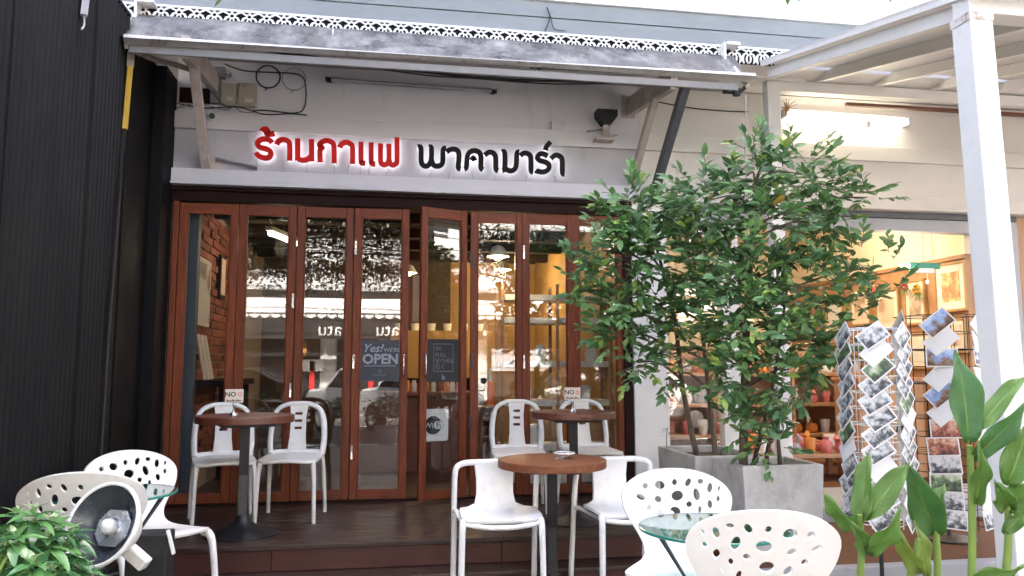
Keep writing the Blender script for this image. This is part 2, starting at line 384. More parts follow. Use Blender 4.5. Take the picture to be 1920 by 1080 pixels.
class MB:
    def __init__(s):
        s.v = []; s.f = []; s.m = []
    def add(s, vs, fs, mi=0):
        b = len(s.v)
        s.v += [tuple(v) for v in vs]
        for f in fs:
            s.f.append([b + i for i in f]); s.m.append(mi)
        return s
    def box(s, a, b, mi=0):
        x0, y0, z0 = a; x1, y1, z1 = b
        s.add([(x0, y0, z0), (x1, y0, z0), (x1, y1, z0), (x0, y1, z0), (x0, y0, z1), (x1, y0, z1), (x1, y1, z1), (x0, y1, z1)],
              [(0, 3, 2, 1), (4, 5, 6, 7), (0, 1, 5, 4), (1, 2, 6, 5), (2, 3, 7, 6), (3, 0, 4, 7)], mi)
        return s
    def bar(s, p, q, w, h, up=(0, 0, 1), mi=0):
        p, q = Vector(p), Vector(q)
        x, y = frame_to(q - p, Vector(up))
        vs = []
        for c in (p, q):
            for sx, sy in ((-1, -1), (1, -1), (1, 1), (-1, 1)):
                vs.append(c + x * (sx * w / 2) + y * (sy * h / 2))
        s.add(vs, [(0, 1, 2, 3), (7, 6, 5, 4), (0, 4, 5, 1), (1, 5, 6, 2), (2, 6, 7, 3), (3, 7, 4, 0)], mi)
        return s
    def tube(s, pts, r, n=8, mi=0, cap=True, flat=1.0):
        pts = [Vector(p) for p in pts]
        rs = r if isinstance(r, (list, tuple)) else [r] * len(pts)
        vs, fs = [], []
        px = None
        for i, p in enumerate(pts):
            d = (pts[min(i + 1, len(pts) - 1)] - pts[max(i - 1, 0)])
            if d.length < 1e-9: d = Vector((0, 0, 1))
            d.normalize()
            if px is None:
                x, y = frame_to(d)
            else:
                x = px - d * px.dot(d)
                if x.length < 1e-6: x, y = frame_to(d)
                x.normalize(); y = d.cross(x).normalized()
            px = x
            for k in range(n):
                a = 2 * math.pi * k / n
                vs.append(p + x * (math.cos(a) * rs[i]) + y * (math.sin(a) * rs[i] * flat))
        for i in range(len(pts) - 1):
            for k in range(n):
                fs.append((i * n + k, i * n + (k + 1) % n, (i + 1) * n + (k + 1) % n, (i + 1) * n + k))
        if cap:
            fs.append(tuple(range(n - 1, -1, -1)))
            fs.append(tuple((len(pts) - 1) * n + k for k in range(n)))
        s.add(vs, fs, mi)
        return s
    def lathe(s, prof, n=24, mat4=None, mi=0, cap=True):
        mat4 = mat4 or Matrix()
        vs, fs = [], []
        for r, z in prof:
            for k in range(n):
                a = 2 * math.pi * k / n
                vs.append(mat4 @ Vector((math.cos(a) * r, math.sin(a) * r, z)))
        for i in range(len(prof) - 1):
            for k in range(n):
                fs.append((i * n + k, i * n + (k + 1) % n, (i + 1) * n + (k + 1) % n, (i + 1) * n + k))
        if cap and prof[0][0] > 1e-6: fs.append(tuple(range(n - 1, -1, -1)))
        if cap and prof[-1][0] > 1e-6: fs.append(tuple((len(prof) - 1) * n + k for k in range(n)))
        s.add(vs, fs, mi)
        return s
    def ribbon(s, pts, w, conv, depth, mi=0, closed=False):
        """a flat stroke of width w along 2-D points, extruded by depth; conv(u, v, d) gives the 3-D point"""
        P = [Vector(p) for p in pts]
        ws = w if isinstance(w, (list, tuple)) else [w] * len(P)
        n = len(P)
        Lp, Rp = [], []
        for i in range(n):
            a = P[(i - 1) % n] if closed else P[max(i - 1, 0)]
            b = P[(i + 1) % n] if closed else P[min(i + 1, n - 1)]
            d1 = (P[i] - a); d2 = (b - P[i])
            d = (d1.normalized() if d1.length > 1e-9 else Vector((0, 0))) + (d2.normalized() if d2.length > 1e-9 else Vector((0, 0)))
            d.normalize()
            nn = Vector((-d.y, d.x))
            Lp.append(P[i] + nn * ws[i] / 2); Rp.append(P[i] - nn * ws[i] / 2)
        vs = []
        for i in range(n):
            for q in (Lp[i], Rp[i]):
                vs.append(conv(q.x, q.y, 0)); vs.append(conv(q.x, q.y, depth))
        fs = []
        rng = range(n) if closed else range(n - 1)
        for i in rng:
            a = i * 4; b = ((i + 1) % n) * 4
            fs += [(a, a + 2, b + 2, b), (a + 1, b + 1, b + 3, a + 3), (a, b, b + 1, a + 1), (a + 2, a + 3, b + 3, b + 2)]
        if not closed:
            e = (n - 1) * 4
            fs += [(0, 1, 3, 2), (e, e + 2, e + 3, e + 1)]
        s.add(vs, fs, mi)
        return s
    def prism(s, poly, conv, depth, mi=0):
        n = len(poly)
        vs = [conv(x, y, 0) for x, y in poly] + [conv(x, y, depth) for x, y in poly]
        s.add(vs, [tuple(range(n - 1, -1, -1)), tuple(range(n, 2 * n))] + [(i, (i + 1) % n, n + (i + 1) % n, n + i) for i in range(n)], mi)
        return s
    def mesh(s, name, mats, smooth=None):
        me = bpy.data.meshes.new(name)
        me.from_pydata(s.v, [], s.f)
        for m in (mats if isinstance(mats, (list, tuple)) else [mats]):
            me.materials.append(MATS[m])
        me.polygons.foreach_set('material_index', s.m)
        if smooth is not None:
            me.polygons.foreach_set('use_smooth', [True] * len(s.f))
            me.update()
            me.set_sharp_from_angle(angle=R(smooth))
        me.update()
        return me
    def build(s, name, mats, parent=None, smooth=None, bevel=0.0, fix=True, **kw):
        me = s.mesh(name, mats, smooth)
        if fix:
            bm = bmesh.new(); bm.from_mesh(me)
            bmesh.ops.recalc_face_normals(bm, faces=bm.faces)
            bm.to_mesh(me); bm.free()
        o = place_mesh(name, me, parent)
        if bevel:
            bv = o.modifiers.new('bevel', 'BEVEL'); bv.width = bevel; bv.segments = 2; bv.limit_method = 'ANGLE'; bv.angle_limit = R(40)
        if kw: tag(o, **kw)
        return o

def catmull(pts, k=6, closed=False):
    P = [Vector(p) for p in pts]
    n = len(P)
    out = []
    rng = n if closed else n - 1
    for i in range(rng):
        if closed:
            p0, p1, p2, p3 = P[(i - 1) % n], P[i], P[(i + 1) % n], P[(i + 2) % n]
        else:
            p0, p1, p2, p3 = P[max(i - 1, 0)], P[i], P[i + 1], P[min(i + 2, n - 1)]
        for j in range(k):
            t = j / k
            out.append(0.5 * ((2 * p1) + (p2 - p0) * t + (2 * p0 - 5 * p1 + 4 * p2 - p3) * t * t + (3 * p1 - p0 - 3 * p2 + p3) * t ** 3))
    if not closed: out.append(P[-1].copy())
    return out

def sheet_with_holes(outline, holes, mapf, thick, step=0.02):
    """a thin curved sheet: 2-D outline with holes, triangulated, mapped to 3-D by mapf(u, v) and given thickness"""
    pts, edges = [], []
    def loop(l):
        b = len(pts)
        pts.extend(Vector((x, y)) for x, y in l)
        edges.extend((b + i, b + (i + 1) % len(l)) for i in range(len(l)))
    loop(outline)
    for h in holes: loop(h)
    def inside(p, l):
        c = False; j = len(l) - 1
        for i in range(len(l)):
            if (l[i][1] > p[1]) != (l[j][1] > p[1]) and p[0] < (l[j][0] - l[i][0]) * (p[1] - l[i][1]) / (l[j][1] - l[i][1]) + l[i][0]:
                c = not c
            j = i
        return c
    def near(p, l, d):
        return any((p[0] - q[0]) ** 2 + (p[1] - q[1]) ** 2 < d * d for q in l)
    xs = [p[0] for p in outline]; ys = [p[1] for p in outline]
    y = min(ys) + step / 2
    while y < max(ys):
        x = min(xs) + step / 2
        while x < max(xs):
            p = (x, y)
            if inside(p, outline) and not near(p, outline, step * 0.6) and not any(inside(p, h) or near(p, h, step * 0.5) for h in holes):
                pts.append(Vector(p))
            x += step
        y += step
    v, e, f, _, _, _ = geometry.delaunay_2d_cdt(pts, edges, [], 0, 1e-6)
    tris = []
    for t in f:
        c = sum((v[i] for i in t), Vector((0, 0))) / len(t)
        if inside(c, outline) and not any(inside(c, h) for h in holes):
            tris.append(tuple(t))
    top = [Vector(mapf(p.x, p.y)) for p in v]
    h = 1e-3
    nrm = []
    for p in v:
        a = Vector(mapf(p.x + h, p.y)) - Vector(mapf(p.x - h, p.y))
        b = Vector(mapf(p.x, p.y + h)) - Vector(mapf(p.x, p.y - h))
        n = a.cross(b)
        nrm.append(n.normalized() if n.length > 1e-12 else Vector((0, 0, 1)))
    m = MB()
    n0 = len(v)
    vs = [t + n * thick / 2 for t, n in zip(top, nrm)] + [t - n * thick / 2 for t, n in zip(top, nrm)]
    cnt = {}
    for t in tris:
        for i in range(3):
            k = (t[i], t[(i + 1) % 3])
            cnt[k] = 1
    fs = list(tris) + [tuple(n0 + i for i in reversed(t)) for t in tris]
    for (a, b) in cnt:
        if (b, a) not in cnt:
            fs.append((b, a, n0 + a, n0 + b))
    m.add(vs, fs)
    return m

def ellipse(cx, cy, rx, ry, rot=0.0, n=16):
    c, s_ = math.cos(rot), math.sin(rot)
    return [(cx + rx * math.cos(2 * math.pi * i / n) * c - ry * math.sin(2 * math.pi * i / n) * s_,
             cy + rx * math.cos(2 * math.pi * i / n) * s_ + ry * math.sin(2 * math.pi * i / n) * c) for i in range(n)]

def text_mesh(txt, size, mat_name, extrude=0.001, offset=0.0, shear=0.0, align='CENTER'):
    cu = bpy.data.curves.new('lettering', 'FONT')
    cu.body = txt; cu.size = size; cu.extrude = extrude; cu.offset = offset; cu.shear = shear
    cu.align_x = align; cu.resolution_u = 2
    ob = bpy.data.objects.new('lettering', cu)
    COL.objects.link(ob)
    dg = bpy.context.evaluated_depsgraph_get()
    me = bpy.data.meshes.new_from_object(ob.evaluated_get(dg))
    bpy.data.objects.remove(ob); bpy.data.curves.remove(cu)
    me.materials.clear(); me.materials.append(MATS[mat_name])
    return me

FACE_FRONT = (R(90), 0, 0)     # text lying in XY turned to face -Y
# ================================================================== THE GROUND
def slab(name, mats, a, b, label=None, bevel=0.0, parent=None, kind='structure'):
    return MB().box(a, b).build(name, mats, parent, bevel=bevel, **(dict(label=label, kind=kind) if parent is None else {}))

MB().add([(-150, -150, -0.40), (150, -150, -0.40), (150, 150, -0.40), (-150, 150, -0.40)], [(0, 1, 2, 3)]).build('street', 'asphalt', label='grey asphalt street in front of the cafe', kind='structure')
slab('pavement', 'pavement', (-14, -6.9, -0.55), (14, 0.0, -0.26), 'worn paved footway in front of the cafe deck', 0.01)
slab('far_pavement', 'pavement', (-40, -17.6, -0.55), (40, -14.8, -0.26), 'paved footway on the far side of the street', 0.01)
for _y in (-8.6, -13.0):
    MB().add([(-40, _y, -0.396), (40, _y, -0.396), (40, _y + 0.12, -0.396), (-40, _y + 0.12, -0.396)], [(0, 1, 2, 3)]).build('road_marking', 'print_white', label='white painted line along the street', kind='structure')
slab('terrace', 'terracotta_floor', (2.075, -2.0, -0.26), (8.0, -0.86, -0.10), 'brown terrace floor in front of the gift shop', 0.006)
slab('kerb', 'kerb_concrete', (2.075, -2.085, -0.26), (8.0, -2.003, -0.098), 'grey concrete kerb along the brown terrace', 0.008)

# ================================================================== THE CAFE
cafe = thing('cafe_building', 'white cafe front with folding timber and glass doors and a lettered sign band', 'cafe', (0.2, 0, 0))
slab('wall', 'white_wall', (-1.62, 0.0, 2.43), (2.15, 0.12, 3.46), parent=cafe)
slab('cornice_board', 'white_trim', (-1.62, -0.055, 2.885), (2.15, -0.002, 3.02), parent=cafe, bevel=0.004)
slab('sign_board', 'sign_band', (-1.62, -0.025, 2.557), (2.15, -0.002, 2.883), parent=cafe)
slab('ledge_board', 'white_trim', (-1.615, -0.10, 2.455), (2.15, -0.002, 2.555), parent=cafe, bevel=0.004)
slab('drip_strip', 'white_trim', (-1.615, -0.118, 2.431), (2.15, -0.004, 2.452), parent=cafe, bevel=0.003)
slab('lintel', 'lintel_wood', (-1.62, -0.03, 2.315), (2.06, 0.10, 2.428), parent=cafe, bevel=0.005)
MB().box((-1.62, -0.06, 2.395), (2.06, -0.032, 2.427)).build('lintel_moulding', 'lintel_wood', cafe, bevel=0.004)
slab('jamb', 'teak', (-1.605, -0.03, 0.0), (-1.562, 0.08, 2.313), parent=cafe, bevel=0.004)
slab('jamb', 'lintel_wood', (1.985, -0.04, 0.0), (2.058, 0.10, 2.313), parent=cafe, bevel=0.004)
slab('threshold', 'lintel_wood', (-1.56, -0.03, 0.001), (1.983, 0.07, 0.016), parent=cafe)
slab('pilaster', 'slate_blue', (-1.556, 0.10, 0.0), (-1.440, 0.19, 2.44), parent=cafe, bevel=0.004)
# the room behind the doors
slab('floor', 'cafe_floor', (-1.62, 0.075, -0.20), (2.13, 4.3, 0.0), parent=cafe)
slab('ceiling', 'dark_ceiling', (-1.62, 0.13, 2.46), (2.13, 4.3, 2.60), parent=cafe)
slab('back_wall', 'shaded_wall_brown', (-1.62, 4.2, 0.0), (0.9, 4.3, 2.455), parent=cafe)  # left part coloured darker to imitate the unlit side of the room
slab('back_wall', 'ochre_wall', (0.902, 4.2, 0.0), (2.13, 4.3, 2.455), parent=cafe)
slab('partition', 'ochre_wall', (2.062, 0.13, 0.0), (2.13, 4.195, 2.455), parent=cafe)
slab('side_wall', 'mortar', (-1.66, 0.02, -0.2), (-1.625, 4.3, 3.4), parent=cafe)
for _y in (0.9, 1.7, 2.5, 3.3):
    MB().box((-1.5, _y, 2.36), (2.05, _y + 0.09, 2.455)).build('ceiling_beam', 'lintel_wood', cafe, bevel=0.004)
# eaves, fascia and the storey above
slab('eaves', 'soffit_dark', (-2.3, -0.583, 3.47), (2.80, 0.6, 3.845), parent=cafe)
slab('eaves', 'canopy_paint', (2.802, -0.583, 3.47), (8.2, 0.6, 3.845), parent=cafe)
slab('eaves_shade_strip', 'black_panel', (-2.3, -0.595, 3.474), (3.4, -0.586, 3.606), parent=cafe)  # added dark strip standing in for the soffit shade behind the fretwork
slab('siding_board', 'blue_siding', (-2.3, -0.600, 3.612), (8.2, -0.585, 3.733), parent=cafe, bevel=0.003)
slab('siding_board', 'blue_siding', (-2.3, -0.606, 3.738), (8.2, -0.585, 3.862), parent=cafe, bevel=0.003)
slab('roof_edge', 'bright_white', (-2.3, -0.63, 3.865), (8.2, 0.0, 3.90), parent=cafe, bevel=0.004)
slab('shading_upper_storey', 'bright_white', (-6.0, 0.0, 3.902), (9.5, 5.5, 15.0), parent=cafe)  # wall above the eaves, its unseen height added to shade the street trees
_f = MB()
for a, b in (((3.55, -0.03, 4.40), (3.61, -0.002, 5.7)), ((4.26, -0.03, 4.40), (4.32, -0.002, 5.7)), ((5.0, -0.03, 4.40), (5.06, -0.002, 5.7)),
             ((3.612, -0.03, 4.40), (4.258, -0.002, 4.46)), ((4.322, -0.03, 4.40), (4.998, -0.002, 4.46))):
    _f.box(a, b)
_w = _f.build('window', 'cream_plastic', cafe)
MB().box((3.612, -0.012, 4.462), (4.258, -0.004, 5.7)).build('pane', 'car_glass', _w)
MB().box((4.322, -0.012, 4.462), (4.998, -0.004, 5.7)).build('pane', 'car_glass', _w)

# folding doors: each leaf is frame > pane, hinges
def leaf_meshes(w, h=2.285):
    st, tr, brl, t = 0.056, 0.085, 0.075, 0.038
    f = MB()
    f.box((0, -t / 2, 0.018), (st, t / 2, h + 0.018), 0)
    f.box((w - st, -t / 2, 0.018), (w, t / 2, h + 0.018), 0)
    f.box((st, -t / 2 + .002, h + 0.018 - tr), (w - st, t / 2 - .002, h + 0.018), 1)
    f.box((st, -t / 2 + .002, 0.018), (w - st, t / 2 - .002, 0.018 + brl), 1)
    bd = 0.010
    f.box((st, -0.013, 0.018 + brl), (st + bd, 0.013, h + 0.018 - tr), 0)
    f.box((w - st - bd, -0.013, 0.018 + brl), (w - st, 0.013, h + 0.018 - tr), 0)
    g = MB().box((st + bd, -0.003, 0.018 + brl), (w - st - bd, 0.003, h + 0.018 - tr))
    return f.mesh('folding_door', ['teak', 'teak_rail']), g.mesh('glass_pane', 'window_glass')
_fr, _gl = leaf_meshes(0.436)
_hinge = MB().box((-0.007, -0.030, -0.055), (0.007, -0.0195, 0.055)).tube([(0, -0.031, -0.055), (0, -0.031, 0.055)], 0.006, 8).mesh('hinge', 'chrome', smooth=40)
_dark_hinge = MB().box((-0.010, -0.030, -0.06), (0.010, -0.0195, 0.06)).mesh('hinge', 'black_iron')
_handle = MB().tube(catmull([(0, -0.021, -0.09), (0, -0.055, -0.075), (0, -0.062, 0.0), (0, -0.055, 0.075), (0, -0.021, 0.09)], 5), 0.006, 8).mesh('handle', 'chrome', smooth=60)
LEAVES = [(-1.558, 0.0, 0.0), (-1.118, 0.0, -0.6), (-0.676, 0.0, 1.2), (-0.234, -0.004, -1.6), (0.286, -0.165, 21.5), (0.700, 0.0, 0.8), (1.126, 0.0, -0.5), (1.552, 0.0, 0.0)]
DOORS = []
for i, (x, y, a) in enumerate(LEAVES):
    d = place_mesh('folding_door', _fr, cafe, (x, y, 0.0), (0, 0, R(a)))
    if i == 4: d.scale = (0.93, 1, 1)
    DOORS.append(d)
    bv = d.modifiers.new('bevel', 'BEVEL'); bv.width = 0.003; bv.segments = 1
    place_mesh('glass_pane', _gl, d)
    if i in (3, 6):
        for z in (0.38, 1.08, 1.98):
            place_mesh('hinge', _hinge, d, (0.014, 0, z))
    if i in (5,):
        for z in (0.6, 1.08, 1.9):
            place_mesh('hinge', _dark_hinge, d, (0.004, 0, z))
    if i == 1:
        place_mesh('hinge', _hinge, d, (0.425, 0, 1.55)); place_mesh('hinge', _hinge, d, (0.425, 0, 0.86))
    if i == 3: place_mesh('handle', _handle, d, (0.405, 0, 1.05))
    if i == 4: place_mesh('handle', _handle, d, (0.032, 0, 1.05))
_kick = MB().box((0.236, 0.035, 1.40), (0.292, 0.06, 1.78)).build('door_block', 'pale_wood', cafe)

# brick wall inside, every brick its own piece
bw = thing('brick_wall', 'red brick inner wall seen through the leftmost glass door of the cafe', 'wall', (-1.55, 1.2, 0))
MB().box((-1.62, 0.195, 0.0), (-1.545, 4.19, 2.455)).build('mortar_bed', 'mortar', bw)
_bk = MB().box((-0.03, -0.098, -0.029), (0.03, 0.098, 0.029)).mesh('brick', 'brick')
_n = 0
for r in range(30):
    for c in range(10):
        y = 0.30 + c * 0.212 + (0.106 if r % 2 else 0)
        place_mesh('brick', _bk, bw, (-1.555 + rnd.uniform(-.012, .012), y, 0.24 + r * 0.0735), (rnd.uniform(-.02, .02), rnd.uniform(-.02, .02), rnd.uniform(-.02, .02)))

# the deck
deck = thing('deck', 'dark brown timber deck with a red brown riser and one step below it', 'deck', (0.1, -0.7, -0.26))
_n = 11; _d = 1.415 / _n
for i in range(_n):
    y0 = -1.435 + i * _d
    MB().box((-1.715, y0 + 0.0025, -0.028), (2.055, y0 + _d - 0.0025, 0.0 + rnd.uniform(-0.0012, 0.0012))).build('deck_board', 'deck_wood', deck, bevel=0.004)
for x0, x1 in ((-1.715, -0.62), (-0.617, 0.74), (0.743, 2.055)):
    MB().box((x0, -1.418, -0.152), (x1, -1.392, -0.030)).build('riser_board', 'riser_wood', deck, bevel=0.003)
MB().box((-1.715, -1.62, -0.178), (2.055, -1.394, -0.154)).build('step_board', 'deck_wood', deck, bevel=0.005)
MB().box((-1.715, -1.60, -0.26), (2.055, -1.575, -0.180)).build('riser_board', 'riser_wood', deck, bevel=0.003)

# ================================================================== THE GIFT SHOP ON THE RIGHT
shop = thing('gift_shop', 'cream gift shop front with a wide lit opening to the right of the cafe', 'shop', (4.6, 0, -0.1))
slab('wall', 'cream_wall', (2.153, 0.0, 2.43), (8.2, 0.12, 3.46), parent=shop)
slab('cornice_board', 'cream_wall', (2.153, -0.055, 2.885), (8.2, -0.002, 3.02), parent=shop, bevel=0.004)
slab('fascia_board', 'cream_wall', (2.153, -0.025, 2.557), (8.2, -0.002, 2.883), parent=shop)
slab('ledge_board', 'cream_wall', (2.153, -0.10, 2.455), (8.2, -0.002, 2.555), parent=shop, bevel=0.004)
slab('drip_strip', 'cream_wall', (2.153, -0.118, 2.431), (8.2, -0.004, 2.452), parent=shop, bevel=0.003)
slab('column', 'canopy_paint', (2.062, -0.05, -0.10), (2.365, 0.115, 2.428), parent=shop, bevel=0.006)
slab('header_beam', 'charcoal_steel', (2.367, -0.02, 2.375), (5.80, 0.12, 2.428), parent=shop, bevel=0.004)
slab('header_board', 'grey_paint', (2.367, 0.0, 2.262), (5.68, 0.115, 2.373), parent=shop, bevel=0.004)
slab('plinth', 'kerb_concrete', (2.367, -0.855, -0.26), (8.0, 0.05, 0.0), parent=shop, bevel=0.008)
slab('floor', 'terracotta_floor', (2.14, 0.052, -0.2), (5.8, 3.4, -0.002), parent=shop)
slab('opening_frame', 'grey_paint', (5.685, -0.02, 0.0), (5.80, 0.12, 2.373), parent=shop, bevel=0.004)
slab('end_wall', 'pale_wood', (5.803, 0.0, 0.0), (8.2, 0.12, 2.428), parent=shop)
slab('ceiling', 'cream_interior', (2.14, 0.125, 2.62), (5.8, 3.4, 2.70), parent=shop)
slab('inner_header', 'cream_interior', (2.14, 0.122, 2.43), (5.8, 0.18, 2.62), parent=shop)
slab('side_wall', 'cream_interior', (5.36, 0.13, 2.09), (5.46, 3.3, 2.618), parent=shop)
slab('side_panel', 'panel_wood', (5.365, 0.13, 0.0), (5.46, 3.3, 2.045), parent=shop)
slab('picture_rail', 'pale_wood', (5.34, 0.13, 2.047), (5.46, 3.3, 2.088), parent=shop, bevel=0.004)
for _y in (0.55, 1.25, 1.95, 2.65):
    MB().box((5.352, _y, 2.092), (5.361, _y + 0.012, 2.615)).build('wall_batten', 'cream_interior', shop)
slab('back_wall', 'cream_interior', (2.14, 3.3, 0.0), (5.46, 3.4, 2.618), parent=shop)
slab('partition', 'cream_interior', (2.14, 0.185, 0.0), (2.20, 3.298, 2.618), parent=shop)
slab('window_post', 'bright_white', (2.865, -0.01, 0.0), (3.03, 0.10, 2.26), parent=shop, bevel=0.004)
slab('window_sill', 'bright_white', (2.367, 0.02, 0.0), (2.863, 0.07, 0.10), parent=shop, bevel=0.003)
slab('window_head', 'bright_white', (2.367, 0.02, 2.18), (2.863, 0.07, 2.26), parent=shop, bevel=0.003)
slab('glass_pane', 'window_glass', (2.367, 0.04, 0.101), (2.863, 0.047, 2.179), parent=shop)

# ================================================================== FRETWORK UNDER THE FASCIA
fret = thing('fretwork_trim', 'white fretwork trim of ring and leaf cut-outs along the eaves', 'trim', (2.5, -0.6, 3.54))
MB().box((-2.25, -0.615, 3.598), (6.2, -0.602, 3.612)).build('top_strip', 'bright_white', fret)
def _fc(u, v, d): return (u, -0.614 + d, v)
_m = MB()
_m.ribbon([(0.020 * math.cos(a), -0.036 + 0.018 * math.sin(a)) for a in [i * math.pi / 6 for i in range(12)]], 0.011, lambda u, v, d: (u, d, v), 0.012, closed=True)
for s_ in (-1, 1):
    _m.ribbon([(s_ * 0.060, -0.002), (s_ * 0.044, -0.012), (s_ * 0.020, -0.026)], [0.016, 0.013, 0.010], lambda u, v, d: (u, d, v), 0.0119)
    _m.ribbon([(s_ * 0.018, -0.040), (s_ * 0.040, -0.052), (s_ * 0.052, -0.078), (s_ * 0.050, -0.108), (s_ * 0.040, -0.130)], [0.008, 0.016, 0.019, 0.017, 0.006], lambda u, v, d: (u, d, v), 0.0118)
    _m.ribbon([(s_ * 0.008, -0.054), (s_ * 0.018, -0.080), (s_ * 0.016, -0.106), (s_ * 0.004, -0.128)], [0.007, 0.013, 0.013, 0.005], lambda u, v, d: (u, d, v), 0.0117)
_m.box((-0.006, 0.0, -0.019), (0.006, 0.0116, -0.001))
_mo = _m.mesh('fretwork_motif', 'bright_white')
for i in range(46):
    place_mesh('fretwork_motif', _mo, fret, (-2.08 + i * 0.121, -0.614, 3.600))

# ================================================================== BLACK CORRUGATED WALL ON THE LEFT
cw = thing('corrugated_wall', 'tall black corrugated metal side wall left of the cafe', 'wall', (-1.75, -1.8, -0.26))
_m = MB()
_ys = [-3.6 + i * 0.0062 for i in range(460)]
_ys = [y for y in _ys if y < -0.83]
_vs, _fs = [], []
for i, y in enumerate(_ys):
    x = -1.735 + 0.015 * math.sin(2 * math.pi * y / 0.062)
    _vs += [(x, y, -0.26), (x, y, 3.40), (x - 0.05, y, -0.26), (x - 0.05, y, 3.40)]
for i in range(len(_ys) - 1):
    a, b = 4 * i, 4 * i + 4
    _fs += [(a, b, b + 1, a + 1), (a + 2, a + 3, b + 3, b + 2), (a + 1, b + 1, b + 3, a + 3)]
e = 4 * (len(_ys) - 1)
_fs += [(0, 1, 3, 2), (e, e + 2, e + 3, e + 1)]
_m.add(_vs, _fs)
_m.build('corrugated_sheet', 'black_corrugated', cw, smooth=70)
MB().box((-1.80, -0.828, -0.26), (-1.712, 0.0, 3.30)).build('flat_panel', 'black_panel', cw, bevel=0.004)
MB().box((-1.711, -0.30, 0.0), (-1.622, -0.002, 3.28)).build('corner_panel', 'black_panel', cw, bevel=0.004)
for y in (-1.45, -2.45):
    MB().box((-1.7195, y, -0.26), (-1.714, y + 0.014, 3.40)).build('cover_strip', 'black_corrugated', cw, bevel=0.002)
MB().box((-1.82, -3.6, 3.402), (-1.722, -0.83, 3.425)).build('capping', 'black_panel', cw)
MB().box((-6.0, 0.004, -0.26), (-1.83, 0.2, 3.46)).build('return_wall', 'black_panel', cw)

# ================================================================== AWNING
aw = thing('awning', 'grey wind-up awning with stained fabric and a galvanised front bar over the cafe sign', 'awning', (0.5, -0.6, 3.2))
_vs, _fs = [], []
_nx, _ny = 90, 10
def _awp(u, t):
    x0, x1 = -1.76 + 0.03 * t, 2.735
    x = x0 + (x1 - x0) * u
    y = -0.640 - 0.355 * t
    z = 3.512 - 0.310 * t - 0.030 * math.sin(math.pi * t)
    w = math.sin(u * 47 + 3 * t) * 0.5 + math.sin(u * 21 - 5 * t + 1.3) * 0.8 + math.sin(u * 83 + 9 * t) * 0.3
    z += 0.018 * w * math.sin(math.pi * min(1, t * 1.02)) + 0.018 * math.exp(-((u - 0.62 + 0.28 * t) / 0.05) ** 2) * math.sin(math.pi * t)
    z += 0.026 * math.sin(u * 9.0 + 4 * t) * math.sin(math.pi * t)
    return (x, y, z)
for j in range(_ny + 1):
    for i in range(_nx + 1):
        _vs.append(_awp(i / _nx, j / _ny))
for j in range(_ny):
    for i in range(_nx):
        a = j * (_nx + 1) + i
        _fs.append((a, a + 1, a + _nx + 2, a + _nx + 1))
_o = MB(); _o.add(_vs, _fs)
_fab = _o.build('fabric', 'awning_fabric', aw, smooth=60, fix=False)
_sd_ = _fab.modifiers.new('solid', 'SOLIDIFY'); _sd_.thickness = 0.003
MB().tube([(-1.735, -0.642, 3.440), (2.72, -0.642, 3.440)], 0.030, 14).build('roller', 'awning_fabric', aw, smooth=50)
MB().tube([(-1.70, -1.0, 3.178), (2.72, -1.0, 3.198)], 0.034, 14).build('front_bar', 'galvanised', aw, smooth=50)
MB().box((-1.68, -0.985, 3.098), (2.60, -0.965, 3.150)).build('valance_rail', 'rail_grey', aw, bevel=0.004)
for x in (-1.72, 2.66):
    MB().box((x - 0.03, -0.70, 3.40), (x - 0.012, -0.60, 3.60)).box((x - 0.011, -0.72, 3.575), (x + 0.10, -0.61, 3.60)).build('end_bracket', 'galvanised', aw, bevel=0.003)
    MB().bar((x + 0.02, -0.68, 3.44), (x + 0.02, -0.97, 3.14), 0.022, 0.03).build('end_arm', 'galvanised', aw)
def _arm(x, xf):
    m = MB()
    m.bar((x, -0.006, 3.27), (xf, -0.97, 3.165), 0.055, 0.155, mi=0)
    m.box((x - 0.075, -0.008, 3.17), (x + 0.05, -0.002, 3.37), 0)
    return m
_arm(-1.335, -1.335).build('bracket_arm', 'dirty_white_steel', aw, bevel=0.004)
_arm(2.075, 2.10).build('bracket_arm', 'dirty_white_steel', aw, bevel=0.004)
MB().bar((-1.375, -0.03, 2.56), (-1.335, -0.70, 3.13), 0.065, 0.065, mi=0).build('strut', 'dirty_white_steel', aw, bevel=0.004)
MB().box((-1.345, -0.034, 2.557), (-1.26, -0.027, 2.66)).build('strut_plate', 'dirty_white_steel', aw)
MB().bar((2.065, -0.03, 2.56), (2.085, -0.62, 3.16), 0.055, 0.06).build('strut', 'dirty_white_steel', aw, bevel=0.004)
MB().bar((2.225, -0.11, 2.44), (2.205, -0.93, 3.13), 0.062, 0.075).build('strut', 'charcoal_steel', aw, bevel=0.004)
MB().tube([(2.50, -0.93, 3.10), (2.62, -0.95, 3.09), (2.66, -0.97, 3.13)], 0.016, 8).lathe([(0.0, 0.0), (0.03, 0.0), (0.03, 0.05), (0.0, 0.05)], 10, Matrix.Translation((2.60, -0.95, 3.07))).build('gear_box', 'black_iron', aw, smooth=40)
MB().tube(catmull([(2.66, -0.97, 3.08), (2.665, -0.96, 2.9), (2.655, -0.95, 2.72), (2.655, -0.95, 2.2), (2.65, -0.95, 1.4)], 4), 0.006, 6).build('crank_rod', 'dirty_white_steel', aw, smooth=60)

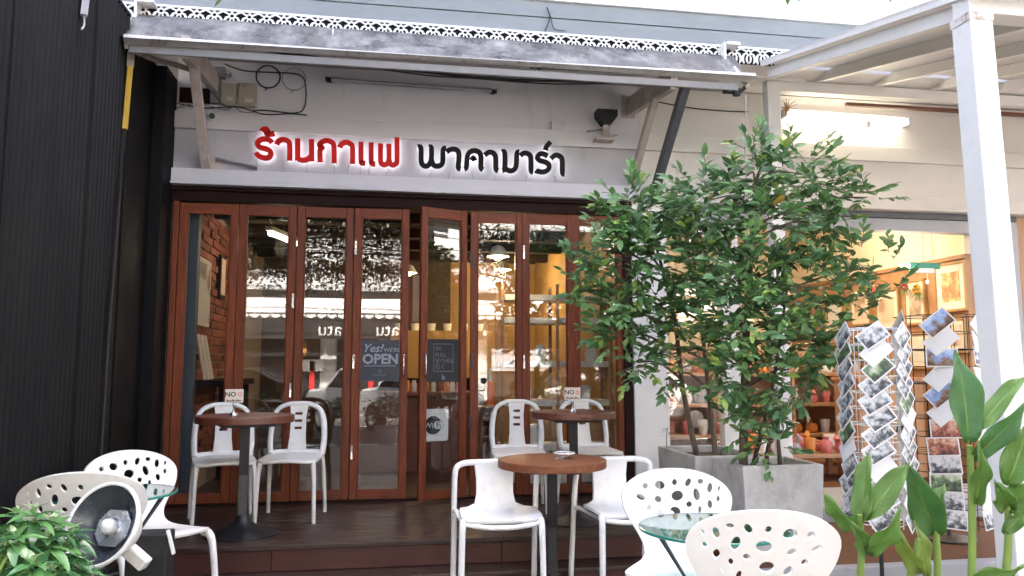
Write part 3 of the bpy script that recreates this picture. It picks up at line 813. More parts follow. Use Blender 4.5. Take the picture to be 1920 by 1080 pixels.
# ================================================================== WHITE STEEL CANOPY
can = thing('canopy', 'white steel canopy on square posts in front of the gift shop', 'canopy', (3.1, -1.5, -0.26))
CS = (3.60 - 2.985) / (2.75)         # slope
def _cz(y): return 3.595 + CS * (y + 0.1) 
def _slope_box(m, x0, x1, y0, y1, dz0, dz1, mi=0):
    m.add([(x0, y0, _cz(y0) + dz0), (x1, y0, _cz(y0) + dz0), (x1, y1, _cz(y1) + dz0), (x0, y1, _cz(y1) + dz0),
           (x0, y0, _cz(y0) + dz1), (x1, y0, _cz(y0) + dz1), (x1, y1, _cz(y1) + dz1), (x0, y1, _cz(y1) + dz1)],
          [(0, 3, 2, 1), (4, 5, 6, 7), (0, 1, 5, 4), (1, 2, 6, 5), (2, 3, 7, 6), (3, 0, 4, 7)], mi)
    return m
_slope_box(MB(), 2.975, 8.0, -2.95, -0.62, 0.002, 0.022).build('roof_sheet', 'canopy_sheet', can)
_slope_box(MB(), 2.975, 2.990, -2.95, -0.62, -0.028, 0.0015).build('edge_flashing', 'canopy_paint', can)
_slope_box(MB(), 3.03, 3.09, -2.80, -0.62, -0.122, -0.032).build('side_beam', 'canopy_paint', can, bevel=0.004)
for x in (3.60, 4.15, 4.70, 5.25, 5.80, 6.35):
    _slope_box(MB(), x, x + 0.05, -2.69, -0.38, -0.085, 0.0).build('rafter', 'canopy_paint', can, bevel=0.003)
_z = _cz(-2.75)
MB().box((2.99, -2.82, _z - 0.12), (8.0, -2.70, _z - 0.02)).build('front_beam', 'canopy_paint', can, bevel=0.004)
MB().box((3.282, -0.36, 3.365), (8.0, -0.29, 3.455)).build('rear_beam', 'canopy_paint', can, bevel=0.004)
MB().bar((3.135, -2.76, -0.26), (3.052, -2.76, _z - 0.122), 0.135, 0.135, up=(0, 1, 0)).build('post', 'bright_white', can, bevel=0.006)
MB().box((3.052 - 0.071, -2.831, _z - 0.165), (3.052 + 0.071, -2.689, _z - 0.1225)).build('weld_collar', 'weld_rust', can)
MB().box((3.165, -0.37, -0.10), (3.279, -0.28, 3.44)).build('post', 'canopy_paint', can, bevel=0.004)
MB().box((3.02, -0.40, 3.445), (3.50, -0.24, 3.56)).build('corner_plate', 'canopy_paint', can, bevel=0.004)
# ================================================================== SHOP SIGN
RED=[[[(-0.881,2.793),(-0.899,2.811),(-0.928,2.82),(-0.96,2.816),(-0.986,2.797),(-0.991,2.773),(-0.973,2.752),(-0.937,2.743),(-0.904,2.731),(-0.889,2.709),(-0.896,2.682),(-0.92,2.668),(-0.956,2.672),(-0.985,2.686),(-1.0,2.708)]],[[(-0.962,2.879),(-0.949,2.897),(-0.927,2.898),(-0.917,2.881),(-0.926,2.863),(-0.894,2.861),(-0.865,2.869)]],[[(-0.848,2.78),(-0.831,2.809),(-0.799,2.822),(-0.766,2.814),(-0.748,2.784),(-0.744,2.655)]],[[(-0.688,2.836),(-0.683,2.659)],[(-0.681,2.673),(-0.65,2.663),(-0.618,2.668),(-0.589,2.689),(-0.577,2.712)],[(-0.581,2.836),(-0.576,2.656)]],[[(-0.51,2.652),(-0.513,2.75),(-0.496,2.772),(-0.519,2.788),(-0.505,2.813),(-0.465,2.831),(-0.428,2.821),(-0.407,2.793),(-0.402,2.649)]],[[(-0.361,2.778),(-0.347,2.808),(-0.31,2.824),(-0.276,2.811),(-0.261,2.783),(-0.258,2.65)]],[[(-0.195,2.832),(-0.192,2.678),(-0.184,2.663),(-0.157,2.659)]],[[(-0.115,2.832),(-0.112,2.677),(-0.105,2.659),(-0.078,2.656)]],[[(-0.04,2.826),(-0.038,2.686),(-0.025,2.66),(-0.003,2.655),(0.018,2.669),(0.028,2.705),(0.026,2.826)],[(0.028,2.705),(0.038,2.668),(0.059,2.656),(0.083,2.667),(0.092,2.696),(0.089,2.883)]]]
BLK=[[[(0.258,2.811),(0.283,2.807),(0.286,2.701),(0.3,2.666),(0.328,2.657),(0.353,2.676),(0.368,2.72),(0.367,2.811),(0.348,2.815)],[(0.368,2.72),(0.38,2.678),(0.407,2.661),(0.443,2.669),(0.461,2.701),(0.463,2.799),(0.488,2.814)]],[[(0.49,2.783),(0.525,2.805),(0.564,2.807),(0.588,2.787),(0.593,2.738),(0.588,2.659),(0.607,2.643)]],[[(0.636,2.647),(0.654,2.662),(0.661,2.749),(0.68,2.788),(0.719,2.804),(0.758,2.792),(0.774,2.754),(0.773,2.667),(0.792,2.646)],[(0.696,2.723),(0.71,2.744),(0.723,2.72)]],[[(0.804,2.77),(0.843,2.797),(0.88,2.787),(0.896,2.752),(0.898,2.661),(0.917,2.643)]],[[(0.948,2.804),(0.972,2.797),(0.972,2.668),(0.951,2.649)],[(0.975,2.664),(1.018,2.647),(1.054,2.663),(1.069,2.704),(1.074,2.8),(1.093,2.809)]],[[(1.101,2.781),(1.137,2.803),(1.173,2.795),(1.191,2.764),(1.193,2.661),(1.21,2.646)]],[[(1.334,2.786),(1.297,2.804),(1.264,2.798),(1.247,2.77),(1.269,2.746),(1.313,2.735),(1.344,2.712),(1.339,2.673),(1.298,2.65),(1.249,2.654),(1.233,2.663)]],[[(1.315,2.836),(1.323,2.864),(1.34,2.887),(1.358,2.909)]],[[(1.362,2.767),(1.402,2.798),(1.443,2.786),(1.459,2.753),(1.46,2.652),(1.477,2.639)]]]

sign = thing('lettering_sign', 'back-lit red and black Thai letters standing off the white sign band above the doors', 'sign', (0.0, -0.1, 2.56))
def _sc(u, v, d): return (u, -0.078 + d, v)
def _lc(u, v, d): return (u, -0.0555 + d, v)
def rib_letter(strokes, m, label=None):
    b = MB(); l = MB(); 
    for k, st in enumerate(strokes):
        pts = catmull(st, 4) if len(st) > 2 else [Vector(p) for p in st]
        b.ribbon(pts, 0.0405, lambda u, v, d, k=k: _sc(u, v - 0.0, d * (1 - 0.01 * k) + 0.0004 * k), 0.022)
        l.ribbon(pts, 0.030, lambda u, v, d, k=k: _lc(u, v, d + 0.0004 * k), 0.004)
    o = b.build('letter', m, sign, bevel=0.0)
    if label: tag(o, label)
    l.build('led_strip', 'sign_led', o)
    return o
for st in RED: rib_letter(st, 'red_sign')
for st in BLK: rib_letter(st, 'black_sign')
_wx = [(-0.985, 2.67), (-0.775, 2.64), (-0.60, 2.635), (-0.41, 2.63), (-0.285, 2.62), (-0.19, 2.62), (-0.125, 2.615), (0.03, 2.60), (0.37, 2.60), (0.52, 2.59), (0.70, 2.60), (0.90, 2.59), (1.16, 2.595), (1.39, 2.60)]
for x, z in _wx:
    j = rnd.uniform(-0.02, 0.02)
    MB().tube([(x, -0.066, z + 0.02), (x + j, -0.045, z - 0.005), (x + j, -0.04, 2.562), (x + j + 0.03, -0.04, 2.558)], 0.0022, 5).build('wire', 'grey_cable', sign)

# ================================================================== SERVICES ON THE CAFE WALL
def simple(name, label, cat, mb, mats, group=None, **k):
    o = mb.build(name, mats, None, **k)
    return tag(o, label, cat, group)

t = thing('wall_tube_lamp', 'unlit grey fluorescent tube with black ends on the wall above the sign', 'lamp', (0.21, -0.05, 3.33))
MB().tube([(-0.44, -0.055, 3.342), (0.86, -0.055, 3.324)], 0.020, 12).build('tube', 'tube_off', t, smooth=50)
MB().bar((-0.43, -0.022, 3.352), (0.85, -0.022, 3.334), 0.03, 0.02).build('batten', 'charcoal_steel', t)
for x, z in ((-0.455, 3.343), (0.875, 3.324)):
    MB().tube([(x - 0.03, -0.05, z), (x + 0.03, -0.05, z)], 0.024, 10).box((x - 0.02, -0.045, z - 0.012), (x + 0.02, -0.003, z + 0.012)).build('end_cap', 'black_rubber', t, smooth=40)
t = thing('awning_tube_lamp', 'thin clear tube lamp hanging right under the awning bar', 'lamp', (1.5, -0.7, 3.26))
MB().tube([(1.14, -0.72, 3.265), (1.92, -0.72, 3.275)], 0.014, 10).build('tube', 'ceramic_white', t, smooth=50)
MB().tube([(1.06, -0.72, 3.264), (1.139, -0.72, 3.265)], 0.018, 10).build('end_cap', 'chrome', t, smooth=40)
MB().box((1.13, -0.73, 3.285), (1.93, -0.71, 3.298)).build('batten', 'dirty_white_steel', t)
MB().tube([(1.5, -0.72, 3.298), (1.5, -0.72, 3.47)], 0.004, 6).build('hanger', 'grey_cable', t)
simple('conduit_stub', 'small chrome clip lamp under the middle of the awning bar', 'fitting', MB().tube([(-0.42, -0.72, 3.24), (-0.36, -0.72, 3.236)], 0.018, 10).tube([(-0.39, -0.72, 3.25), (-0.39, -0.72, 3.47)], 0.004, 6), 'chrome', smooth=40)

def meter_box(x0, x1, z0, z1, lab):
    t = thing('electrical_box', lab, 'box', ((x0 + x1) / 2, -0.04, z0))
    MB().box((x0, -0.055, z0), (x1, -0.003, z1)).build('case', 'box_plastic', t, bevel=0.006)
    MB().box((x0 + 0.008, -0.066, z0 + 0.008), (x1 - 0.008, -0.056, z1 - 0.008)).build('lid', 'box_plastic', t, bevel=0.004)
    MB().box((x0 + 0.055, -0.068, z0 + 0.025), (x1 - 0.02, -0.0665, z0 + 0.055)).build('label', 'card_cream', t)
    return t
meter_box(-1.288, -1.172, 3.09, 3.268, 'beige electrical box with a paper tag beside the left awning strut')
meter_box(-1.155, -1.018, 3.085, 3.272, 'darker beige electrical box with an ajar lid nearest the cable coils')
simple('grey_box', 'narrow grey switch box left of the beige electrical boxes', 'box', MB().box((-1.365, -0.05, 3.10), (-1.292, -0.003, 3.23)), 'grey_box', bevel=0.004)
simple('cable_block', 'small dark junction block with a tap above the beige electrical boxes', 'box', MB().box((-1.335, -0.06, 3.305), (-1.26, -0.003, 3.39)).tube([(-1.26, -0.03, 3.34), (-1.215, -0.03, 3.335)], 0.006, 6).tube([(-1.222, -0.03, 3.32), (-1.222, -0.03, 3.355)], 0.005, 6), 'grey_box')
simple('wall_panel', 'dark brown board behind the left awning strut', 'board', MB().box((-1.60, -0.02, 3.10), (-1.37, -0.003, 3.22)), 'lintel_wood')
def ring(x, y, z, r, t, nm, m, lab):
    pts = [(x + r * math.cos(a), y, z + r * math.sin(a)) for a in [i * math.pi / 12 for i in range(25)]]
    return simple(nm, lab, 'cable', MB().tube(pts, t, 6).tube([(x - 0.02, y, z - r - 0.02), (x, y, z - r + 0.005)], t, 5), m, smooth=60)
ring(-0.935, -0.02, 3.345, 0.092, 0.006, 'cable_coil', 'black_rubber', 'thick black cable coil hung on the wall above the red letters')
ring(-0.735, -0.02, 3.338, 0.092, 0.003, 'cable_coil', 'grey_cable', 'thin grey cable coil hung on the wall right of the black coil')
ring(5.42, -0.02, 3.16, 0.085, 0.004, 'cable_coil', 'grey_cable', 'thin cable coil on the shop wall left of another and behind the white post')
ring(5.60, -0.02, 3.15, 0.10, 0.006, 'cable_coil', 'black_rubber', 'black cable coil on the shop wall right of the white post')
def cable(pts, r, m, lab, k=6):
    return simple('cable', lab, 'cable', MB().tube(catmull(pts, k), r, 6), m, smooth=60)
cable([(-1.30, -0.50, 3.42), (-0.9, -0.5, 3.365), (-0.10, -0.5, 3.305), (0.55, -0.5, 3.265), (1.2, -0.5, 3.265), (1.98, -0.5, 3.325)], 0.010, 'black_rubber', 'thick black cable sagging across the wall under the awning')
cable([(-1.30, -0.49, 3.40), (-0.5, -0.49, 3.345), (0.2, -0.49, 3.262), (0.7, -0.49, 3.255), (1.3, -0.49, 3.25), (1.9, -0.49, 3.30)], 0.006, 'black_rubber', 'lower black cable looping beside the thick cable under the awning')
cable([(-1.27, -0.015, 3.43), (-1.12, -0.015, 3.385), (-0.9, -0.015, 3.385), (-0.7, -0.015, 3.38), (-0.645, -0.015, 3.30), (-0.645, -0.015, 3.12), (-0.72, -0.015, 3.06), (-0.95, -0.015, 3.07), (-1.05, -0.015, 3.06)], 0.005, 'black_rubber', 'black cable running over the coils and back to the electrical boxes')
cable([(-1.60, -0.07, 3.07), (-1.40, -0.07, 3.045), (-1.15, -0.075, 3.065), (-0.95, -0.07, 3.02), (-0.75, -0.07, 3.035), (-0.62, -0.07, 3.03)], 0.005, 'black_rubber', 'tangled cable resting on the cornice under the electrical boxes')
cable([(-1.60, -0.07, 3.035), (-1.45, -0.075, 3.075), (-1.25, -0.075, 3.04), (-1.18, -0.072, 3.07), (-1.12, -0.07, 3.03), (-1.02, -0.07, 3.03)], 0.004, 'grey_cable', 'grey cable resting on the cornice behind the left strut')
cable([(-1.40, -0.05, 3.26), (-1.33, -0.05, 3.16), (-1.25, -0.06, 3.075), (-1.20, -0.06, 3.055)], 0.004, 'black_rubber', 'short black cable dropping from behind the strut to the boxes')
cable([(2.30, -0.02, 3.33), (2.62, -0.02, 3.29), (2.95, -0.02, 3.28), (3.16, -0.02, 3.285)], 0.005, 'black_rubber', 'thin cable crossing the cream wall beside the canopy post')
cable([(1.20, -0.612, 3.62), (1.235, -0.63, 3.72), (1.21, -0.64, 3.80), (1.24, -0.63, 3.74), (1.27, -0.625, 3.64), (1.36, -0.62, 3.63)], 0.004, 'black_rubber', 'loose loop of black wire standing up from the fretwork')
t = thing('security_camera', 'small white dome camera beside the left strut above the sign band', 'camera', (-1.40, -0.06, 2.97))
MB().tube([(-1.36, -0.03, 3.0), (-1.325, -0.13, 2.965)], [0.03, 0.028], 12).build('body', 'ceramic_white', t, smooth=40)
MB().tube([(-1.325, -0.131, 2.965), (-1.320, -0.142, 2.961)], [0.024, 0.02], 12).build('lens', 'black_rubber', t, smooth=40)
simple('junction_box', 'small square white junction box on the cornice above the black letters', 'box', MB().box((1.375, -0.045, 3.022), (1.50, -0.003, 3.10)).box((1.437, -0.047, 3.058), (1.441, -0.0455, 3.062)), 'white_trim', bevel=0.003)
simple('conduit_pipe', 'grey white conduit slanting from the left strut to the first red letter', 'pipe', MB().tube([(-1.30, -0.06, 2.645), (-0.985, -0.06, 2.588)], 0.018, 8), 'white_trim', smooth=50)
t = thing('wall_lamp', 'black faceted flood lamp on a bracket at the right end of the sign band', 'lamp', (1.83, -0.1, 2.93))
_m = MB(); _m.prism([(-0.088, 0.075), (0.088, 0.075), (0.088, 0.02), (0.035, -0.05), (-0.035, -0.05), (-0.088, 0.02)], lambda u, v, d: (1.822 + u, -0.19 + d, 3.105 + v), 0.11)
_m.build('housing', 'black_rubber', t, bevel=0.006)
for u, v in ((-0.06, 0.06), (0.06, 0.06), (0.0, 0.02)):
    MB().tube([(1.822 + u, -0.1905, 3.105 + v), (1.822 + u, -0.196, 3.105 + v)], 0.006, 6).build('screw', 'chrome', t)
MB().tube([(1.822, -0.13, 3.055), (1.822, -0.13, 2.95)], [0.025, 0.035], 10).box((1.73, -0.16, 2.925), (1.89, -0.058, 2.948)).tube([(1.80, -0.10, 3.03), (1.67, -0.09, 3.01)], 0.010, 6).tube([(1.84, -0.12, 2.96), (1.93, -0.11, 2.985)], 0.004, 5).build('bracket', 'dirty_white_steel', t, smooth=40)

# yellow pipe and the fitting on the black wall
t = thing('drain_pipe', 'old pipe painted yellow near its elbow running down the black wall', 'pipe', (-1.69, -0.88, 2.5))
MB().tube([(-1.700, -0.868, 3.04), (-1.700, -0.910, 2.60)], 0.018, 10).build('painted_pipe', 'yellow_pipe_paint', t, smooth=50)
MB().tube([(-1.700, -0.868, 3.14), (-1.700, -0.868, 3.041)], 0.023, 10).tube(catmull([(-1.700, -0.868, 3.14), (-1.69, -0.85, 3.165), (-1.66, -0.80, 3.165)], 5), 0.022, 10).build('elbow', 'old_pipe', t, smooth=50)
MB().tube(catmull([(-1.66, -0.80, 3.165), (-1.60, -0.6, 3.20), (-1.54, -0.35, 3.27), (-1.48, -0.10, 3.33), (-1.38, -0.03, 3.36)], 5), 0.020, 10).build('feed_pipe', 'old_pipe', t, smooth=50)
MB().tube([(-1.700, -0.911, 2.597), (-1.700, -0.955, 2.02), (-1.700, -1.02, 1.2), (-1.70, -1.05, -0.1)], 0.010, 8).build('lower_pipe', 'pipe_rust', t, smooth=50)
t = thing('wall_plug', 'white cable end with a short wire hanging on the black wall', 'plug', (-1.70, -1.69, 3.0))
MB().tube([(-1.700, -1.66, 3.22), (-1.700, -1.69, 3.02)], 0.020, 8).build('sleeve', 'white_trim', t, smooth=50)
MB().tube(catmull([(-1.700, -1.69, 3.02), (-1.700, -1.68, 2.97), (-1.700, -1.71, 2.93)], 5), 0.006, 6).build('wire', 'white_trim', t, smooth=50)

# lit fluorescent fitting on the shop wall
t = thing('lit_tube_lamp', 'lit fluorescent tube on the cream wall under the canopy', 'lamp', (4.07, -0.1, 3.27))
MB().tube([(3.50, -0.085, 3.262), (4.66, -0.085, 3.248)], 0.016, 12).build('tube', 'tube_light', t, smooth=50)
MB().bar((3.47, -0.030, 3.30), (4.69, -0.030, 3.286), 0.055, 0.035).build('batten', 'bright_white', t)
for x, z in ((3.475, 3.262), (4.685, 3.247)):
    MB().box((x - 0.015, -0.11, z - 0.025), (x + 0.015, -0.004, z + 0.04)).build('end_cap', 'white_trim', t, bevel=0.003)
_ad = bpy.data.lights.new('tube_glow', 'AREA'); _ad.shape = 'RECTANGLE'; _ad.size = 1.15; _ad.size_y = 0.03; _ad.energy = 0.7; _ad.color = (1.0, 0.86, 0.62)
_ao = bpy.data.objects.new('tube_glow', _ad); COL.objects.link(_ao); _ao.location = (4.08, -0.115, 3.23); _ao.rotation_euler = (R(-38), 0, 0)
simple('bulb_holder', 'white bulb holder hanging under the middle of the lit tube', 'fitting', MB().lathe([(0.0, 0.0), (0.03, 0.006), (0.036, 0.03), (0.026, 0.055), (0.0, 0.06)], 12, Matrix.Translation((4.24, -0.13, 3.165))).tube([(4.24, -0.13, 3.22), (4.24, -0.02, 3.23)], 0.008, 6), 'cream_plastic', smooth=50)
simple('bird_nest', 'dried flower bunch tied to the left end of the lit tube', 'ornament',
       (lambda m: [m.tube([(3.475, -0.11, 3.30), (3.475 + math.cos(a) * 0.09, -0.15 - 0.02 * (i % 3), 3.29 + math.sin(a) * 0.085)], [0.006, 0.002], 5) for i, a in enumerate([j * 0.48 for j in range(13)])] and m)(MB()), 'frame_gold')
simple('steel_angle', 'rusty brown steel angle along the cream wall beside the lit tube', 'beam', MB().box((3.98, -0.24, 3.318), (8.0, -0.20, 3.345)), 'rusty_steel')

# ================================================================== STICKERS ON THE GLASS DOORS
def on_leaf(i, u, v, y):
    x, yy, a = LEAVES[i]
    return (x + math.cos(R(a)) * u - math.sin(R(a)) * y, yy + math.sin(R(a)) * u + math.cos(R(a)) * y, v)
t = thing('open_sign', 'navy notice reading Yes we are OPEN on the glass door', 'sign', on_leaf(3, 0.218, 0.0, -0.0045), world=False)
t.rotation_euler = (0, 0, R(LEAVES[3][2]))
_SY = -0.004
MB().box((-0.150, _SY, 0.925), (0.150, _SY + 0.004, 1.248)).build('board', 'sticker_navy', t)
def put_text(parent, s, size, m, x, z, y, **k):
    o = place_mesh('lettering', text_mesh(s, size, m, 0.0004, **k), parent, (x, y, z), FACE_FRONT)
    return o
_y = _SY - 0.0012
put_text(t, 'Yes!', 0.090, 'print_grey', -0.062, 1.155, _y, shear=0.35, offset=0.0015)
put_text(t, "WE'RE", 0.046, 'print_grey', 0.093, 1.155, _y)
put_text(t, 'OPEN', 0.108, 'print_grey', 0.004, 1.063, _y, offset=0.0035)
MB().box((-0.124, _y - 0.0004, 1.043), (0.126, _y + 0.0008, 1.048)).build('underline', 'print_grey', t)
MB().ribbon(ellipse(0, 0, 0.011, 0.013, 0, 10), 0.004, lambda u, v, d: (0.0 + u, _y + d, 1.003 + v), 0.001, closed=True).build('emblem', 'print_dim', t)
put_text(t, 'Pacamara', 0.027, 'print_dim', 0.0, 0.966, _y)

t = thing('pull_sign', 'black notice with a thin frame reading PULL on the angled glass door', 'sign', on_leaf(4, 0.2, 0.92, -0.01), world=False)
t.rotation_euler = (0, 0, R(LEAVES[4][2]))
MB().box((-0.135, -0.004, 0.0), (0.135, 0.0, 0.335)).build('board', 'sticker_black', t)
_m = MB()
for a, b in (((-0.082, -0.0055, 0.080), (0.082, -0.0045, 0.085)), ((-0.082, -0.0055, 0.295), (0.082, -0.0045, 0.300)), ((-0.086, -0.0055, 0.080), (-0.0822, -0.0045, 0.300)), ((0.0822, -0.0055, 0.080), (0.086, -0.0045, 0.300))):
    _m.box(a, b)
_m.build('border', 'print_dim', t)
for s_, z in (('ดึง', 0.248), ('PULL', 0.197), ('당기세요', 0.150), ('引く', 0.102)):
    o = place_mesh('lettering', text_mesh(s_, 0.045, 'print_dim', 0.0004, align='LEFT'), t, (-0.072, -0.0052, z), FACE_FRONT)
MB().prism([(-0.012, 0.0), (0.014, 0.0), (0.018, 0.016), (0.0, 0.030), (-0.006, 0.045), (-0.012, 0.03)], lambda u, v, d: (u, -0.0055 + d, 0.018 + v), 0.001).build('emblem', 'print_dim', t)

t = thing('wifi_sign', 'white rounded sticker with the black Wi Fi emblem low on the angled glass door', 'sign', on_leaf(4, 0.135, 0.585, 0.010), world=False)
t.rotation_euler = (0, 0, R(LEAVES[4][2]))
def rrect(w, h, r, n=5):
    out = []
    for cx, cy, a0 in ((w / 2 - r, h / 2 - r, 0), (-w / 2 + r, h / 2 - r, 90), (-w / 2 + r, -h / 2 + r, 180), (w / 2 - r, -h / 2 + r, 270)):
        for i in range(n + 1):
            a = R(a0 + 90 * i / n)
            out.append((cx + r * math.cos(a), cy + r * math.sin(a)))
    return out
MB().prism(rrect(0.25, 0.25, 0.022), lambda u, v, d: (u, 0.0 + d, v), 0.003).build('plate', 'paper_white', t)
MB().prism(ellipse(0, 0, 0.072, 0.072, 0, 24), lambda u, v, d: (u - 0.005, -0.0012 + d, v), 0.001).build('disc', 'print_black', t)
MB().prism(rrect(0.175, 0.072, 0.034), lambda u, v, d: (u - 0.005, -0.0022 + d, v), 0.0008).build('badge', 'print_black', t)
MB().prism(rrect(0.078, 0.060, 0.026), lambda u, v, d: (u + 0.038, -0.0032 + d, v), 0.0008).build('badge_light', 'paper_white', t)
place_mesh('lettering', text_mesh('Wi', 0.062, 'paper_white', 0.0004), t, (-0.045, -0.0034, -0.021), FACE_FRONT)
place_mesh('lettering', text_mesh('Fi', 0.062, 'print_black', 0.0004, offset=0.001), t, (0.038, -0.0044, -0.021), FACE_FRONT)

# ================================================================== INSIDE THE CAFE
t = thing('counter', 'red brown service counter inside the cafe behind the middle doors', 'counter', (0.3, 1.7, 0))
MB().box((-0.25, 1.62, 0.0), (0.98, 2.1, 0.74)).build('base', 'counter_wood', t)
MB().box((-0.28, 1.58, 0.742), (1.0, 2.14, 0.785)).build('counter_top', 'counter_wood', t, bevel=0.006)
for i in range(9):
    x = 0.26 + i * 0.065
    m = MB().lathe([(0.0, 0.0), (0.028, 0.0), (0.030, 0.075), (0.022, 0.10), (0.022, 0.115), (0.0, 0.116)], 10, Matrix.Translation((x, 1.70 + 0.04 * (i % 2), 0.787)))
    tag(m.build('jar', ['clay_orange', 'ceramic_white', 'clay_pink'][i % 3], smooth=40), 'small %s jar, %s from the left in the row on the cafe counter' % (['orange', 'white', 'pink'][i % 3], ['first', 'second', 'third', 'fourth', 'fifth', 'sixth', 'seventh', 'eighth', 'ninth'][i]), 'jar', 'jars on the cafe counter')
t = thing('wall_cabinet', 'lit ochre back bar with a row of white cups on top inside the cafe', 'cabinet', (0.7, 3.4, 0))
MB().box((0.1, 3.3, 0.9), (1.35, 3.6, 1.48)).build('body', 'ochre_wall', t)
MB().box((0.12, 3.32, 0.0), (1.33, 3.6, 0.898)).build('base', 'lintel_wood', t)
for i in range(6):
    tag(MB().lathe([(0.0, 0.0), (0.045, 0.0), (0.055, 0.09), (0.05, 0.09), (0.04, 0.01), (0.0, 0.008)], 10, Matrix.Translation((0.2 + i * 0.2, 3.42, 1.482))).build('cup', 'ceramic_white', smooth=40), 'white cup, %s from the left on top of the ochre back bar' % ['first', 'second', 'third', 'fourth', 'fifth', 'sixth'][i], 'cup', 'cups on the back bar')
t = thing('display_shelf', 'white shelving unit with pale timber uprights behind the right hand glass doors', 'shelf', (1.55, 0.75, 0))
for z in (1.632, 1.425, 1.035, 0.690, 0.30, 0.02):
    MB().box((1.06, 0.56, z), (2.04, 0.86, z + 0.052)).build('shelf_board', 'ceramic_white', t, bevel=0.003)
for x in (1.05, 1.55, 2.042):
    for y in (0.55, 0.862):
        MB().box((x - 0.014, y - 0.012, 0.0), (x + 0.014, y + 0.012, 1.78)).build('upright', 'pale_wood', t)
def cups_stack(x, y, z, n):
    m = MB()
    for i in range(n):
        m.lathe([(0.036, 0.0), (0.046, 0.046), (0.048, 0.050), (0.042, 0.050), (0.034, 0.005)], 14, Matrix.Translation((x, y, z + i * 0.052)), cap=False)
    return m
tag(cups_stack(1.22, 0.66, 1.089, 6).build('cup_stack', 'ceramic_white', smooth=40), 'tall stack of white cups on the third shelf of the white shelving', 'cups')
t = thing('mug', 'big white mug on the lower shelf behind the right hand table sign', 'mug', (1.80, 0.68, 0.743))
MB().lathe([(0.0, 0.0), (0.055, 0.0), (0.085, 0.11), (0.088, 0.125), (0.080, 0.125), (0.05, 0.012), (0.0, 0.010)], 20, Matrix.Translation((1.82, 0.68, 0.743))).build('bowl', 'ceramic_white', t, smooth=40)
MB().tube(catmull([(1.745, 0.66, 0.845), (1.70, 0.64, 0.835), (1.705, 0.64, 0.785), (1.765, 0.66, 0.772)], 5), 0.008, 8).build('handle', 'ceramic_white', t, smooth=60)
t = thing('bottle', 'orange bottle with a pale cap standing left of the white shelving', 'bottle', (0.93, 0.5, 0.5))
MB().lathe([(0.0, 0.0), (0.045, 0.0), (0.048, 0.16), (0.03, 0.22), (0.0, 0.22)], 14, Matrix.Translation((0.96, 0.7, 0.69))).build('body', 'orange_plastic', t, smooth=40)
MB().lathe([(0.018, 0.0), (0.018, 0.09), (0.012, 0.11), (0.0, 0.11)], 10, Matrix.Translation((0.96, 0.7, 0.911))).build('cap', 'ceramic_white', t, smooth=40)
simple('side_table', 'small dark stool under the orange bottle inside the cafe', 'stool', MB().box((0.84, 0.58, 0.64), (1.03, 0.82, 0.688)).box((0.86, 0.60, 0.0), (0.89, 0.63, 0.64)).box((0.98, 0.77, 0.0), (1.01, 0.80, 0.64)), 'counter_wood')
for i, (x, y, z, m, w) in enumerate([(1.42, 0.70, 1.087, 'ceramic_white', 'white'), (1.72, 0.70, 1.087, 'chrome', 'steel'), (1.90, 0.70, 1.087, 'ceramic_white', 'white'), (1.28, 0.70, 0.743, 'card_cream', 'cream'), (1.20, 0.7, 0.353, 'clay_grey', 'grey'), (1.36, 0.7, 0.353, 'ceramic_white', 'white'), (1.75, 0.7, 0.353, 'clay_grey', 'grey')]):
    tag(MB().lathe([(0.0, 0.0), (0.05, 0.0), (0.062, 0.06), (0.05, 0.12), (0.03, 0.15), (0.0, 0.152)], 14, Matrix.Translation((x, y, z))).build('tea_pot', m, smooth=40),
        '%s pot on the white shelving, %s' % (w, ['left of the middle upright on the third shelf', 'right of the middle upright on the third shelf', 'at the right end of the third shelf', 'left of the mug on the fourth shelf', 'at the left end of the fifth shelf', 'beside the left grey pot on the fifth shelf', 'alone on the right of the fifth shelf'][i]), 'pot')
# pendants and the tube inside
def pendant(x, y, z, lab, e):
    t = thing('pendant_lamp', lab, 'lamp', (x, y, z))
    MB().lathe([(0.02, 0.10), (0.05, 0.085), (0.10, 0.0), (0.096, 0.0), (0.046, 0.08), (0.018, 0.094)], 20, Matrix.Translation((x, y, z)), cap=False).build('shade', 'ceramic_white', t, smooth=40)
    MB().lathe([(0.0, -0.035), (0.035, -0.02), (0.042, 0.01), (0.03, 0.045), (0.0, 0.06)], 14, Matrix.Translation((x, y, z))).build('bulb', 'warm_bulb', t, smooth=60)
    MB().tube([(x, y, z + 0.10), (x, y, 2.455)], 0.004, 6).build('cord', 'black_rubber', t)
    l = bpy.data.lights.new('pendant_light', 'POINT'); l.energy = e; l.color = (1.0, 0.72, 0.40); l.shadow_soft_size = 0.05
    o = bpy.data.objects.new('pendant_light', l); COL.objects.link(o); o.location = (x, y, z - 0.06)
pendant(0.99, 0.42, 2.00, 'bright warm pendant lamp behind the sixth glass door', 1.9)
pendant(1.42, 2.9, 2.20, 'far warm pendant lamp near the back wall of the cafe', 7.0)
pendant(0.30, 3.0, 2.15, 'warm pendant lamp hanging above the service counter', 0.5)
t = thing('interior_tube_lamp', 'lit warm tube lamp on the cafe ceiling near the brick wall', 'lamp', (-0.95, 1.0, 2.25))
MB().tube([(-1.02, 0.95, 2.24), (-0.86, 1.55, 2.24)], 0.022, 10).build('tube', 'tube_light', t, smooth=50)
MB().bar((-1.03, 0.93, 2.285), (-0.85, 1.57, 2.285), 0.06, 0.04).build('batten', 'ceramic_white', t)
MB().tube([(-0.94, 1.25, 2.305), (-0.94, 1.25, 2.455)], 0.004, 6).build('hanger', 'grey_cable', t)
